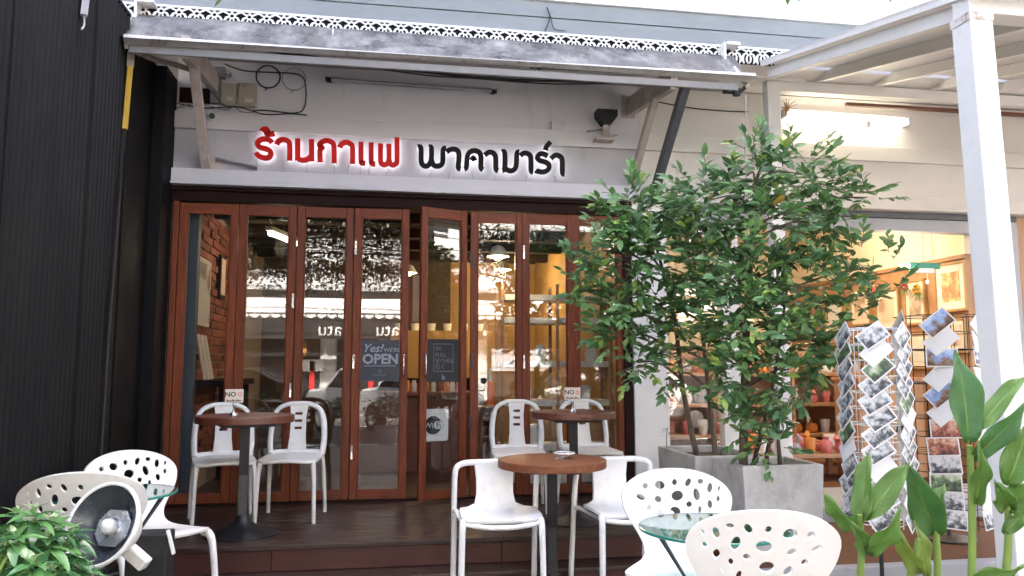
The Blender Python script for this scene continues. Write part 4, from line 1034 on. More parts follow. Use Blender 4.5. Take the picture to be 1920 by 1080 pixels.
_l = bpy.data.lights.new('tube_light', 'POINT'); _l.energy = 0.6; _l.color = (1.0, 0.80, 0.55); _l.shadow_soft_size = 0.08
_lo = bpy.data.objects.new('tube_light', _l); COL.objects.link(_lo); _lo.location = (-0.94, 1.25, 2.15)
t = thing('poster', 'tall pale figure poster on the brick wall inside the cafe', 'poster', (-1.5, 0.5, 1.4))
MB().box((-1.515, 0.22, 1.38), (-1.495, 0.86, 1.95)).build('frame', 'card_cream', t)
MB().box((-1.4945, 0.26, 1.42), (-1.492, 0.82, 1.91)).build('print', 'art_figure', t)
t = thing('picture_frame', 'small dark framed picture deep on the brick wall inside the cafe', 'picture', (-1.5, 1.35, 1.75))
MB().box((-1.515, 1.24, 1.68), (-1.490, 1.48, 2.08)).build('frame', 'black_iron', t)
MB().box((-1.4895, 1.27, 1.71), (-1.487, 1.45, 2.05)).build('print', 'photo_warm', t)
t = thing('wall_shelf', 'dark bench shelf with leaning menus along the brick wall', 'shelf', (-1.4, 0.7, 0.9))
MB().box((-1.52, 0.25, 0.88), (-1.20, 1.5, 0.93)).build('shelf_board', 'lintel_wood', t)
MB().box((-1.50, 1.40, 0.0), (-1.24, 1.46, 0.878)).build('leg', 'lintel_wood', t)
for i in range(3):
    tag(MB().bar((-1.40, 0.36 + i * 0.12, 0.935), (-1.47, 0.34 + i * 0.12, 1.30), 0.09, 0.012, up=(1, 0, 0)).build('menu_card', 'card_cream'), 'cream menu card leaning on the brick wall, %s' % ['nearest the door', 'middle of three', 'farthest from the door'][i], 'menu', 'menus leaning on the brick wall')

# ================================================================== INSIDE THE GIFT SHOP
def picture(y0, y1, z0, z1, art, lab):
    t = thing('framed_picture', lab, 'picture', (5.35, (y0 + y1) / 2, z0))
    b = 0.022
    MB().box((5.325, y0, z0), (5.362, y0 + b, z1)).box((5.325, y1 - b, z0), (5.362, y1, z1)).box((5.325, y0 + b, z0), (5.362, y1 - b, z0 + b)).box((5.325, y0 + b, z1 - b), (5.362, y1 - b, z1)).build('frame', 'frame_gold', t)
    MB().box((5.340, y0 + b, z0 + b), (5.363, y1 - b, z1 - b)).build('mount', 'mount_cream', t)
    w, h = (y1 - y0), (z1 - z0)
    MB().box((5.336, y0 + w * .22, z0 + h * .2), (5.3395, y1 - w * .22, z1 - h * .2)).build('print', art, t)
picture(0.10, 0.52, 1.56, 2.03, 'art_red', 'red painting in a wide cream mount nearest the shop front')
picture(0.66, 0.98, 1.46, 1.92, 'art_pale', 'narrow pale picture behind the hanging flowers in the gift shop')
picture(1.06, 1.46, 1.43, 1.86, 'photo_warm', 'brown picture third from the shop front on the timber wall')
picture(1.55, 1.92, 1.50, 1.93, 'art_pale', 'pale picture deepest along the timber wall half hidden by leaves')
picture(2.05, 2.45, 1.45, 1.92, 'photo_grey', 'grey picture at the inner end of the timber wall')
picture(0.14, 0.42, 1.17, 1.50, 'art_pale', 'small pale picture under the red painting in the gift shop')
picture(0.55, 0.95, 1.02, 1.38, 'photo_green', 'greenish picture low on the timber wall behind the dark rack')
# shelves with pottery
t = thing('pottery_shelf', 'timber shelves of small painted pottery at the back of the gift shop', 'shelf', (3.9, 1.6, 0))
for z in (0.02, 0.30, 0.62, 0.94):
    MB().box((2.5, 1.42, z), (5.2, 1.78, z + 0.035)).build('shelf_board', 'panel_wood', t, bevel=0.003)
for x in (2.5, 3.4, 4.3, 5.17):
    MB().box((x, 1.43, 0.0), (x + 0.03, 1.77, 1.20)).build('upright', 'panel_wood', t)
MB().box((2.5, 1.785, 0.0), (5.2, 1.80, 1.25)).build('back_board', 'pale_wood', t)
_pots = [MB().lathe([(0.0, 0.0), (0.045, 0.0), (0.070, 0.05), (0.055, 0.10), (0.028, 0.125), (0.034, 0.15), (0.0, 0.15)], 14).tube(catmull([(0.05, 0, 0.10), (0.095, 0, 0.10), (0.09, 0, 0.05), (0.062, 0, 0.03)], 4), 0.008, 6),
         MB().lathe([(0.0, 0.0), (0.055, 0.01), (0.068, 0.05), (0.05, 0.09), (0.0, 0.10)], 14).tube([(0.04, 0, 0.08), (0.06, 0, 0.13), (0.05, 0, 0.165)], [0.026, 0.03, 0.018], 8).tube([(0.07, 0, 0.135), (0.10, 0, 0.13)], [0.012, 0.003], 6),
         MB().lathe([(0.0, 0.0), (0.04, 0.0), (0.055, 0.12), (0.05, 0.14), (0.0, 0.14)], 14)]
_pm = {}
for k, mb in enumerate(_pots):
    for c in ('clay_pink', 'clay_orange', 'clay_grey', 'ceramic_white'):
        _pm[k, c] = mb.mesh(('clay_jug', 'clay_bird', 'clay_mug')[k], c, smooth=45)
_lev = {0.055: 'bottom', 0.335: 'second', 0.655: 'third', 0.975: 'top'}
for z in (0.055, 0.335, 0.655, 0.975):
    for i in range(15):
        k = rnd.choice([0, 1, 2]); c = rnd.choice(['clay_pink', 'clay_pink', 'clay_orange', 'clay_grey', 'ceramic_white'])
        if abs(z - 0.335) < .01 and 9 <= i <= 11: k, c = 1, 'clay_orange'
        o = place_mesh(('clay_jug', 'clay_bird', 'clay_mug')[k], _pm[k, c], None, (2.62 + i * 0.178, 1.55 + rnd.uniform(-.06, .06), z), (0, 0, rnd.uniform(2.2, 4.6)), (rnd.uniform(.8, 1.1),) * 3)
        tag(o, '%s clay %s, %s from the window on the %s pottery shelf' % ({'clay_pink': 'pink', 'clay_orange': 'orange', 'clay_grey': 'grey', 'ceramic_white': 'white'}[c], ('jug', 'bird', 'mug')[k], ['first', 'second', 'third', 'fourth', 'fifth', 'sixth', 'seventh', 'eighth', 'ninth', 'tenth', 'eleventh', 'twelfth', 'thirteenth', 'fourteenth', 'fifteenth'][i], _lev[z]),
            ('jug', 'bird figurine', 'mug')[k], 'painted pottery on the gift shop shelves')
t = thing('display_counter', 'orange brown timber display counter between the card racks inside the gift shop', 'counter', (4.3, 0.6, 0))
MB().box((4.42, 0.45, 0.0), (5.1, 0.85, 0.90)).build('body', 'panel_wood', t, bevel=0.004)
MB().box((4.40, 0.42, 0.902), (5.12, 0.87, 0.935)).build('counter_top', 'panel_wood', t, bevel=0.004)
t = thing('goods_table', 'low timber table of painted goods just inside the gift shop opening', 'table', (3.75, 0.6, 0))
MB().box((3.08, 0.42, 0.20), (4.36, 0.86, 0.235)).build('table_top', 'pale_wood', t, bevel=0.003)
for x in (3.10, 4.29):
    for y in (0.44, 0.79):
        MB().box((x, y, 0.0), (x + 0.05, y + 0.05, 0.199)).build('leg', 'pale_wood', t)
_cn2 = ['clay_pink', 'ceramic_white', 'clay_pink', 'clay_orange', 'clay_grey', 'clay_pink', 'ceramic_white', 'clay_orange']
for i in range(8):
    for j in range(2):
        k = (i + j) % 3; c = _cn2[(i * 3 + j) % 8]
        o = place_mesh(('clay_jug', 'clay_bird', 'clay_mug')[k], _pm[k, c], None, (3.16 + i * 0.16, 0.54 + j * 0.20, 0.236), (0, 0, 2.6 + i), (1.0 + 0.1 * j,) * 3)
        tag(o, '%s clay %s, %s from the left in the %s row on the goods table' % ({'clay_pink': 'pink', 'clay_orange': 'orange', 'clay_grey': 'grey', 'ceramic_white': 'white'}[c], ('jug', 'bird', 'mug')[k], ['first', 'second', 'third', 'fourth', 'fifth', 'sixth', 'seventh', 'eighth'][i], ['front', 'back'][j]), ('jug', 'bird figurine', 'mug')[k], 'painted goods on the low table')
for i, (y, z, m_, nm_) in enumerate([(0.78, 1.86, 'clay_pink', 'dark pink'), (0.60, 1.80, 'yellow_leaf', 'yellow'), (1.30, 1.83, 'print_red', 'red')]):
    t = thing('hanging_flower', '%s paper flower hanging before the framed pictures' % nm_, 'flower', (5.22, y, z))
    MB().tube([(5.22, y, z + 0.02), (5.22, y, 2.10)], 0.002, 4).build('string', 'grey_cable', t)
    m = MB()
    for q in range(7):
        a = q * 2 * math.pi / 7
        m.tube([(5.22, y, z), (5.19, y + 0.045 * math.cos(a), z + 0.045 * math.sin(a))], [0.010, 0.020], 6)
    m.build('bloom', m_, t, smooth=60)
    g = MB()
    for q in range(8):
        a = q * 0.8 + 0.3
        g.tube([(5.22, y, z - 0.02), (5.20, y + 0.10 * math.cos(a), z - 0.06 - 0.06 * abs(math.sin(a)))], [0.012, 0.002], 5)
    g.build('greenery', 'ficus_leaf_1', t)
# hanging lamp with green shade and string of flowers
t = thing('green_lamp', 'lit lamp with a green and white shade hanging near the pictures', 'lamp', (4.95, 0.25, 1.93))
MB().bar((4.86, 0.25, 1.985), (5.14, 0.20, 1.975), 0.06, 0.055).build('shade', 'green_paint', t, bevel=0.006)
MB().bar((4.87, 0.235, 1.935), (5.08, 0.20, 1.930), 0.05, 0.045).build('diffuser', 'ceramic_white', t, bevel=0.004)
MB().tube([(4.78, 0.24, 1.982), (4.857, 0.245, 1.984)], 0.020, 10).build('bulb', 'tube_light', t, smooth=50)
MB().tube([(5.0, 0.22, 2.015), (5.0, 0.22, 2.615)], 0.003, 5).build('cord', 'grey_cable', t)
MB().lathe([(0.0, 0.0), (0.014, 0.015), (0.016, 0.035), (0.0, 0.05)], 8, Matrix.Translation((5.02, 0.21, 1.80))).tube([(5.02, 0.21, 1.85), (5.02, 0.21, 1.91)], 0.002, 5).build('pull', 'bulb_white', t)
_ld = bpy.data.lights.new('green_lamp_light', 'POINT'); _ld.energy = 2; _ld.color = (1, 0.8, 0.55); _ld.shadow_soft_size = 0.05
_lo = bpy.data.objects.new('green_lamp_light', _ld); COL.objects.link(_lo); _lo.location = (4.76, 0.24, 1.93)
for i, (x, y, z, e) in enumerate([(3.3, 1.0, 2.5, 3.6), (4.5, 1.0, 2.5, 3.8)]):  # unseen lamps behind the header, added to brighten the shop
    t = thing('added_shop_lamp', 'added round lamp out of view lighting the gift shop, %s' % ['nearer the cafe', 'nearer the pictures'][i], 'lamp', (x, y, 2.6))
    MB().lathe([(0.0, -0.05), (0.10, -0.04), (0.13, 0.0), (0.0, 0.0)], 20, Matrix.Translation((x, y, 2.60))).build('globe', 'warm_bulb', t, smooth=50)
    MB().lathe([(0.14, 0.0), (0.14, 0.018), (0.0, 0.018)], 20, Matrix.Translation((x, y, 2.601))).build('base', 'ceramic_white', t, smooth=40)
    l = bpy.data.lights.new('shop_fill_light', 'POINT'); l.energy = e; l.color = (1.0, 0.86, 0.66); l.shadow_soft_size = 0.12
    o = bpy.data.objects.new('shop_fill_light', l); COL.objects.link(o); o.location = (x, y, 2.48)
# ================================================================== TABLES
def round_table(x, y, z0, h, r, m, lab, th=0.045):
    t = thing('cafe_table', lab, 'table', (x, y, z0), 'round wooden cafe tables', world=False)
    MB().lathe([(0.0, h - th), (r - 0.004, h - th), (r, h - th + 0.004), (r, h - 0.004), (r - 0.004, h), (0.0, h)], 48).build('table_top', m, t, smooth=40)
    MB().box((-0.16, -0.16, h - th - 0.022), (0.16, 0.16, h - th - 0.002)).build('mounting_plate', 'black_iron', t, bevel=0.004)
    MB().tube([(0, 0, 0.05), (0, 0, h - th - 0.02)], 0.030, 16).build('column', 'black_iron', t, smooth=50)
    MB().lathe([(0.0, 0.0), (0.225, 0.0), (0.225, 0.010), (0.19, 0.022), (0.10, 0.045), (0.05, 0.085), (0.032, 0.12), (0.0, 0.12)], 36).build('base', 'black_iron', t, smooth=50)
    return t
round_table(-0.845, -1.08, 0.0, 0.735, 0.300, 'table_wood_dark', 'round wooden cafe table on the deck beside the black wall').rotation_euler = (0, 0, 0.3)
round_table(1.300, -1.02, 0.0, 0.735, 0.288, 'table_wood_dark', 'dark round cafe table on the deck before the white shelving')
round_table(0.985, -1.765, -0.26, 0.765, 0.315, 'table_wood', 'lighter round cafe table with a glass ashtray standing on the pavement').rotation_euler = (0, 0, -0.2)

def table_sign(x, y, z, lab, a):
    t = thing('table_sign', lab, 'sign', (x, y, z), world=False)
    t.rotation_euler = (0, 0, R(a))
    MB().lathe([(0.0, 0.0), (0.026, 0.0), (0.020, 0.012), (0.007, 0.022), (0.006, 0.05), (0.011, 0.062), (0.006, 0.074), (0.0, 0.076)], 12).build('stand', 'chrome', t, smooth=40)
    MB().box((-0.055, -0.003, 0.076), (0.055, 0.003, 0.162)).build('card', 'card_cream', t, bevel=0.002)
    place_mesh('lettering', text_mesh('NO', 0.042, 'print_black', 0.0003, offset=0.001), t, (-0.022, -0.0038, 0.116), FACE_FRONT)
    MB().ribbon(ellipse(0, 0, 0.011, 0.011, 0, 14), 0.004, lambda u, v, d: (0.034 + u, -0.0042 + d, 0.129 + v), 0.001, closed=True).build('emblem', 'print_red', t)
    _m = MB()
    for k in range(9): _m.box((-0.044 + k * 0.010, -0.0042, 0.086), (-0.044 + k * 0.010 + 0.007, -0.0032, 0.098 - 0.003 * (k % 3)))
    _m.build('small_print', 'print_black', t)
table_sign(-0.915, -1.10, 0.736, 'small cream NO smoking card on a chrome stand on the left deck table', 8)
table_sign(1.285, -1.06, 0.736, 'small cream NO smoking card on a chrome stand on the dark right deck table', -6)
t = thing('ashtray', 'square clear glass ashtray on the pavement table', 'ashtray', (1.06, -1.76, 0.506), world=False)
MB().lathe([(0.0, 0.0), (0.058, 0.0), (0.064, 0.034), (0.052, 0.034), (0.044, 0.010), (0.0, 0.010)], 8).build('bowl', 'clear_glass', t)
MB().tube([(0.06 * math.cos(a), 0.06 * math.sin(a), 0.032) for a in [i * math.pi / 8 for i in range(17)]], 0.004, 6).build('rim', 'ceramic_white', t)

# ================================================================== CHAIRS
def leg(p, m, parent, r0=0.019, r1=0.0135, k=5):
    pts = catmull(p, k)
    n = len(pts)
    return MB().tube(pts, [r0 + (r1 - r0) * i / (n - 1) for i in range(n)], 10).build('leg', m, parent, smooth=60)

# slotted loop-back chair
def make_loop_chair():
    t = thing('loop_chair', 'x', 'chair', (0, 0, 0), world=False)
    m = 'air_plastic'
    W, D = 0.205, 0.20
    out = rrect(2 * W, 2 * D + 0.03, 0.07, 6)
    sheet_with_holes(out, [], lambda u, v: (u, v, 0.438 - 0.9 * u * u * 0.35 - (0.10 * max(0.0, -v - 0.12) ** 1.0 if v < -0.12 else 0.0) + 0.02 * max(0, v)), 0.020, 0.035).build('seat', m, t, smooth=50, fix=False)
    MB().tube(catmull([(-W + .012, -D + .03, 0.426), (-W + .05, -D - .01, 0.418), (0, -D - .018, 0.428), (W - .05, -D - .01, 0.418), (W - .012, -D + .03, 0.426)], 6), 0.013, 8).build('seat_edge', m, t, smooth=60)
    loop = catmull([(-0.188, 0.155, 0.435), (-0.197, 0.175, 0.53), (-0.190, 0.200, 0.66), (-0.160, 0.218, 0.755), (-0.09, 0.228, 0.798), (0, 0.230, 0.806), (0.09, 0.228, 0.798), (0.160, 0.218, 0.755), (0.190, 0.200, 0.66), (0.197, 0.175, 0.53), (0.188, 0.155, 0.435)], 6)
    MB().tube(loop, [0.017 if 0.25 < i / (len(loop) - 1) < 0.75 else 0.020 for i in range(len(loop))], 10, flat=1.25).build('back_loop', m, t, smooth=60)
    MB().tube(catmull([(-0.190, 0.155, 0.446), (-0.12, 0.17, 0.452), (0, 0.175, 0.452), (0.12, 0.17, 0.452), (0.190, 0.155, 0.446)], 5), 0.020, 8).build('back_rail', m, t, smooth=60)
    panel = [(-0.070, 0.45), (-0.058, 0.56), (-0.055, 0.70), (-0.066, 0.795), (0.066, 0.795), (0.055, 0.70), (0.058, 0.56), (0.070, 0.45)]
    slots = [[(-0.028, z), (0.028, z), (0.028, z + 0.020), (-0.028, z + 0.020)] for z in (0.615, 0.668, 0.721)]
    sheet_with_holes(panel, slots, lambda u, v: (u, 0.172 + 0.055 * ((v - 0.45) / 0.35) - 1.2 * u * u, v), 0.014, 0.03).build('back_panel', m, t, smooth=40, fix=False)
    for s in (-1, 1):
        leg([(s * 0.180, -0.185, 0.428), (s * 0.192, -0.200, 0.30), (s * 0.200, -0.212, 0.0)], m, t)
        leg([(s * 0.185, 0.150, 0.435), (s * 0.198, 0.185, 0.30), (s * 0.208, 0.225, 0.0)], m, t)
    return t
lc = make_loop_chair()
GL = 'loop-back chairs standing on the deck'
for i, (x, y, a, lab) in enumerate([(-1.045, -0.66, 14, 'loop-back white plastic chair between the black wall and the left deck table'),
                                    (-0.605, -0.60, -5, 'loop-back white plastic chair on the deck in front of the second and third glass doors'),
                                    (1.005, -0.52, -6, 'loop-back white plastic chair on the deck left of the dark right table'),
                                    (1.560, -0.50, 4, 'loop-back white plastic chair on the deck right of the dark right table')]):
    o = lc if i == 0 else copy_tree(lc)
    o.location = (x, y, 0.0); o.rotation_euler = (0, 0, R(a)); o.scale = (0.96,) * 3
    o['label'] = lab; o['group'] = GL

# armchair with a broad back band
def make_armchair():
    t = thing('arm_chair', 'x', 'chair', (0, 0, 0), world=False)
    m = 'white_plastic'
    prof = [(0.205, 0.695), (0.200, 0.60), (0.190, 0.53), (0.165, 0.475), (0.11, 0.452), (0.0, 0.445), (-0.14, 0.447), (-0.205, 0.435)]
    P3 = catmull([Vector((0, y, z)) for y, z in prof], 6)
    acc = [0.0]
    for i in range(1, len(P3)): acc.append(acc[-1] + (P3[i] - P3[i - 1]).length)
    T = acc[-1]
    def at(v):
        v = min(max(v, 0), T)
        for i in range(1, len(acc)):
            if acc[i] >= v:
                f = (v - acc[i - 1]) / (acc[i] - acc[i - 1]); return P3[i - 1].lerp(P3[i], f)
        return P3[-1]
    hw = [(0.0, 0.118), (0.08, 0.108), (0.16, 0.108), (0.215, 0.120), (0.25, 0.165), (0.285, 0.205), (0.36, 0.215), (0.50, 0.220), (T - .045, 0.222), (T - 0.01, 0.205), (T, 0.17)]
    out = [(-w, v) for v, w in hw] + [(w, v) for v, w in reversed(hw)]
    def mp(u, v):
        p = at(v)
        k = min(1.0, max(0.0, (v - 0.20) / 0.12))
        return (u, p.y - 0.9 * u * u * (1 - k), p.z + (0.55 * u * u) * k)
    sheet_with_holes(out, [], mp, 0.014, 0.03).build('seat_shell', m, t, smooth=50, fix=False)
    arm = catmull([(0.238, 0.235, 0.0), (0.236, 0.195, 0.30), (0.238, 0.150, 0.55), (0.236, 0.115, 0.655), (0.222, 0.118, 0.692), (0.180, 0.165, 0.703), (0.118, 0.198, 0.703), (0.0, 0.206, 0.703)], 6)
    full = arm + [Vector((-p.x, p.y, p.z)) for p in reversed(arm[:-1])]
    MB().tube(full, 0.0165, 10).build('arm_frame', m, t, smooth=60)
    for s in (-1, 1):
        leg([(s * 0.208, -0.175, 0.452), (s * 0.214, -0.200, 0.40), (s * 0.222, -0.215, 0.0)], m, t, 0.020, 0.0155)
        MB().tube([(s * 0.205, -0.19, 0.438), (s * 0.225, 0.10, 0.455), (s * 0.236, 0.170, 0.45)], 0.013, 8).build('side_rail', m, t, smooth=60)
    MB().tube(catmull([(-0.205, -0.185, 0.440), (-0.10, -0.214, 0.428), (0, -0.220, 0.425), (0.10, -0.214, 0.428), (0.205, -0.185, 0.440)], 5), 0.013, 8).build('seat_edge', m, t, smooth=60)
    return t
ac = make_armchair()
for i, (x, y, a, lab) in enumerate([(0.655, -1.86, -2, 'white plastic armchair on the pavement left of the ashtray table'),
                                    (1.385, -1.84, 7, 'white plastic armchair on the pavement right of the ashtray table')]):
    o = ac if i == 0 else copy_tree(ac)
    o.location = (x, y, -0.26); o.rotation_euler = (0, 0, R(a)); o.scale = (1.0, 1.0, 1.055)
    o['label'] = lab; o['group'] = 'white armchairs by the pavement table'

# chair with oval holes through its rounded back
def make_holed_chair(m, name_m):
    t = thing('holed_chair', 'x', 'chair', (0, 0, 0), world=False)
    prof = [(0.300, 0.815), (0.262, 0.70), (0.222, 0.59), (0.178, 0.500), (0.105, 0.452), (0.0, 0.440), (-0.11, 0.444), (-0.190, 0.452), (-0.230, 0.440)]
    P3 = catmull([Vector((0, y, z)) for y, z in prof], 6)
    acc = [0.0]
    for i in range(1, len(P3)): acc.append(acc[-1] + (P3[i] - P3[i - 1]).length)
    T = acc[-1]
    def at(v):
        v = min(max(v, 0), T)
        for i in range(1, len(acc)):
            if acc[i] >= v:
                f = (v - acc[i - 1]) / (acc[i] - acc[i - 1]); return P3[i - 1].lerp(P3[i], f)
        return P3[-1]
    W = [(0.150, 0.245), (0.195, 0.236), (0.24, 0.214), (0.285, 0.184), (0.33, 0.157), (0.37, 0.145), (0.41, 0.143), (0.46, 0.160), (0.52, 0.190), (0.58, 0.212), (0.64, 0.220), (0.69, 0.212), (T - 0.035, 0.185), (T - 0.010, 0.12)]
    right = [(0.245 * math.cos(a), 0.145 - 0.143 * math.sin(a)) for a in [R(90 - 7.5 * i) for i in range(12)]] + [(w, v) for v, w in catmull([Vector(q) for q in W], 3)]
    right.append((0.06, T))
    left = [(-x, y) for x, y in reversed(right)]
    out = right + left[:-1]
    hl = [(917, 608, 30, 30, 0), (1070, 590, 52, 45, 0), (1225, 555, 26, 32, 10), (1367, 555, 27, 45, 25), (1494, 545, 29, 26, 0), (1588, 610, 25, 50, 10), (1680, 618, 12, 26, 20),
          (867, 722, 47, 28, 20), (1050, 732, 38, 33, 20), (1250, 690, 62, 52, -20), (1450, 675, 33, 62, -10), (1370, 772, 28, 30, 0), (1665, 717, 17, 30, 5), (1580, 772, 25, 42, -5),
          (952, 820, 25, 29, 0), (1068, 882, 33, 46, -25), (1223, 848, 56, 50, 0), (1478, 823, 18, 34, 5), (1417, 925, 20, 44, -8), (1535, 900, 11, 25, 25), (1172, 965, 24, 20, 0), (1308, 965, 26, 20, 0), (1240, 1040, 19, 17, 0), (1395, 1030, 15, 17, 0)]
    S = 0.000435
    holes = [ellipse((x - 1235) * S, (y - 425) * S * 1.04 + 0.008, rx * S, ry * S, R(rot), 14) for x, y, rx, ry, rot in hl]
    def mp(u, v):
        p = at(v)
        k = min(1.0, max(0.0, (v - 0.30) / 0.15))
        return (u, p.y - 0.75 * u * u * (1 - k), p.z + 0.25 * u * u * (1 - k) - 0.30 * u * u * k)
    o = sheet_with_holes(out, holes, mp, 0.013, 0.022).build('shell', m, t, smooth=45, fix=False)
    for s in (-1, 1):
        leg([(s * 0.190, -0.150, 0.425), (s * 0.205, -0.190, 0.405), (s * 0.212, -0.215, 0.30), (s * 0.222, -0.250, 0.0)], m, t, 0.022, 0.015)
        leg([(s * 0.130, 0.110, 0.440), (s * 0.160, 0.150, 0.36), (s * 0.205, 0.235, 0.0)], m, t, 0.022, 0.015)
        MB().tube([(s * 0.190, -0.150, 0.424), (s * 0.165, 0.0, 0.424), (s * 0.130, 0.110, 0.436)], 0.012, 8).build('seat_rib', m, t, smooth=60)
    return t
hc = make_holed_chair('white_plastic', 'white')
hd = make_holed_chair('cream_plastic', 'cream')
GH = 'perforated chairs around the glass tables'
for o, x, y, z, a, lab in ((copy_tree(hc), 1.255, -3.02, -0.245, -20, 'white chair with oval holes in its back facing the street across the right glass table'),
                           (hc, 1.275, -3.63, -0.222, 166, 'white chair with oval holes seen from behind, its seat under the right glass table'),
                           (hd, -1.235, -2.50, -0.200, 186, 'off-white chair with oval holes behind the grey flood lamp, nearest the street'),
                           (copy_tree(hd), -1.115, -2.06, -0.210, 44, 'off-white chair with oval holes between the left glass table and the deck')):
    o.location = (x, y, z); o.rotation_euler = (0, 0, R(a)); o['label'] = lab; o['group'] = GH

def glass_table(x, y, z0, h, r, lab, a):
    t = thing('glass_table', lab, 'table', (x, y, z0), 'round green glass tables', world=False)
    t.rotation_euler = (0, 0, R(a))
    MB().lathe([(0.0, h - 0.010), (r - 0.004, h - 0.010), (r - 0.004, h), (0.0, h)], 64).build('glass_top', 'table_glass', t, smooth=40)
    MB().lathe([(r - 0.0035, h - 0.011), (r, h - 0.009), (r, h - 0.001), (r - 0.0035, h + 0.001), (r - 0.0035, h - 0.011)], 64, cap=False).build('edge', 'table_glass_edge', t, smooth=60)
    for k in range(3):
        b = R(90 + 120 * k)
        MB().tube([(0.23 * math.cos(b), 0.23 * math.sin(b), h - 0.012), (-0.20 * math.cos(b), -0.20 * math.sin(b), 0.0)], 0.011, 8).build('leg', 'charcoal_steel', t, smooth=60)
    MB().tube([(0.05 * math.cos(q), 0.05 * math.sin(q), h * 0.49) for q in [i * math.pi / 6 for i in range(13)]], 0.008, 6).build('ring', 'charcoal_steel', t, smooth=60)
glass_table(1.262, -3.375, -0.26, 0.69, 0.285, 'round green glass table between the two white chairs with holes', 60)
glass_table(-1.24, -2.27, -0.26, 0.71, 0.285, 'round green glass table by the black wall mostly hidden behind a chair', 150)

# ================================================================== FLOOD LAMP
t = thing('flood_lamp', 'big round flood lamp with white rim before the left perforated chairs', 'lamp', (-0.99, -3.16, 0.47), world=False)
_n = Vector((-0.41, -0.854, 0.396)).normalized()
t.rotation_euler = _n.to_track_quat('Z', 'Y').to_euler()
MB().lathe([(0.142, -0.006), (0.150, -0.010), (0.156, 0.0), (0.154, 0.009), (0.148, 0.011), (0.142, 0.006), (0.142, -0.006)], 48, cap=False).build('rim', 'white_plastic', t, smooth=60)
MB().lathe([(0.1418, 0.004), (0.131, -0.012), (0.112, -0.032), (0.090, -0.045), (0.086, -0.062), (0.062, -0.078), (0.0, -0.080)], 48, cap=False).build('reflector', 'reflector_grey', t, smooth=50)
MB().lathe([(0.0, -0.125), (0.075, -0.120), (0.105, -0.080), (0.138, -0.022), (0.141, -0.008)], 40, cap=False).build('housing', 'cream_plastic', t, smooth=50)
MB().prism([(0.076 * math.cos(R(b)), 0.076 * math.sin(R(b))) for b in (20, 60, 120, 160, 200, 240, 300, 340)], lambda u, v, d: (u, v, -0.070 + d), 0.016).build('bulb_plate', 'reflector_silver', t, bevel=0.003)
MB().lathe([(0.034, -0.054), (0.034, -0.048), (0.026, -0.046), (0.0, -0.045)], 20).build('bulb_collar', 'chrome', t, smooth=40)
MB().lathe([(0.027, -0.046), (0.030, -0.030), (0.022, -0.012), (0.0, -0.006)], 20).build('bulb', 'bulb_white', t, smooth=60)
t = thing('lamp_stand', 'black box and white wedge bracket carrying the flood lamp', 'stand', (-0.90, -3.02, -0.26))
MB().bar((-0.95, -3.03, 0.365), (-0.862, -3.05, 0.295), 0.05, 0.050).build('wedge', 'cream_plastic', t, bevel=0.008)
MB().box((-0.95, -3.02, 0.10), (-0.80, -2.90, 0.40)).build('ballast_box', 'black_rubber', t, bevel=0.006)
MB().bar((-0.795, -3.035, 0.42), (-0.770, -3.035, 0.33), 0.018, 0.010).build('maker_plate', 'ceramic_white', t)
MB().tube([(-0.88, -2.96, 0.11), (-0.88, -2.96, -0.26)], 0.025, 10).build('pole', 'black_iron', t, smooth=50)

# ================================================================== PLANTERS
def planter(x0, y0, x1, y1, z0, z1, lab, taper=0.02):
    t = thing('concrete_planter', lab, 'planter', ((x0 + x1) / 2, (y0 + y1) / 2, z0), 'concrete planters by the gift shop')
    w = 0.030
    def ring(ix, z): return [(x0 + ix, y0 + ix, z), (x1 - ix, y0 + ix, z), (x1 - ix, y1 - ix, z), (x0 + ix, y1 - ix, z)]
    vs = ring(taper, z0) + ring(0, z1) + ring(w, z1) + ring(w, z1 - 0.10)
    fs = [(3, 2, 1, 0)]
    for k in range(3):
        for i in range(4):
            a = k * 4 + i; b = k * 4 + (i + 1) % 4
            fs.append((a, b, b + 4, a + 4))
    fs.append((12, 13, 14, 15))
    m = MB(); m.add(vs, fs)
    m.build('box', 'concrete', t, bevel=0.008)
    MB().box((x0 + w + 0.002, y0 + w + 0.002, z1 - 0.095), (x1 - w - 0.002, y1 - w - 0.002, z1 - 0.05)).build('soil', 'soil', t)
planter(2.115, -1.875, 2.635, -1.43, -0.10, 0.455, 'square concrete planter nearest the street with one leafy tree')
planter(2.030, -1.36, 2.50, -0.66, -0.10, 0.455, 'long concrete planter beside the white column with two thin trees')

# ================================================================== TREES IN THE PLANTERS
CAMP = Vector((0, -6.24, 1.04))
def leaf_mb(l, w, droop=0.25, fold=0.25, n=3, tipk=1.0):
    """leaf along +Y from the origin, face up +Z, a shallow V folded on its midrib"""
    m = MB()
    mid, lf, rt = [], [], []
    for i in range(n + 2):
        t_ = i / (n + 1)
        wd = w * 0.5 * (math.sin(math.pi * (t_ ** 0.85)) ** 0.8) if 0 < i < n + 1 else 0.0
        y = l * t_; z = -droop * l * t_ * t_
        mid.append((0, y, z)); lf.append((-wd, y, z + fold * wd)); rt.append((wd, y, z + fold * wd))
    vs, fs = [mid[0]], []
    idx = []
    for i in range(1, n + 1):
        b = len(vs); vs += [lf[i], mid[i], rt[i]]; idx.append(b)
    e = len(vs); vs.append(mid[-1])
    fs += [(0, idx[0] + 1, idx[0]), (0, idx[0] + 2, idx[0] + 1)]
    for a, b in zip(idx, idx[1:]):
        fs += [(a, a + 1, b + 1, b), (a + 1, a + 2, b + 2, b + 1)]
    fs += [(idx[-1], idx[-1] + 1, e), (idx[-1] + 1, idx[-1] + 2, e)]
    m.add(vs, fs)
    return m
_lm = leaf_mb(0.080, 0.036, 0.20, 0.22)
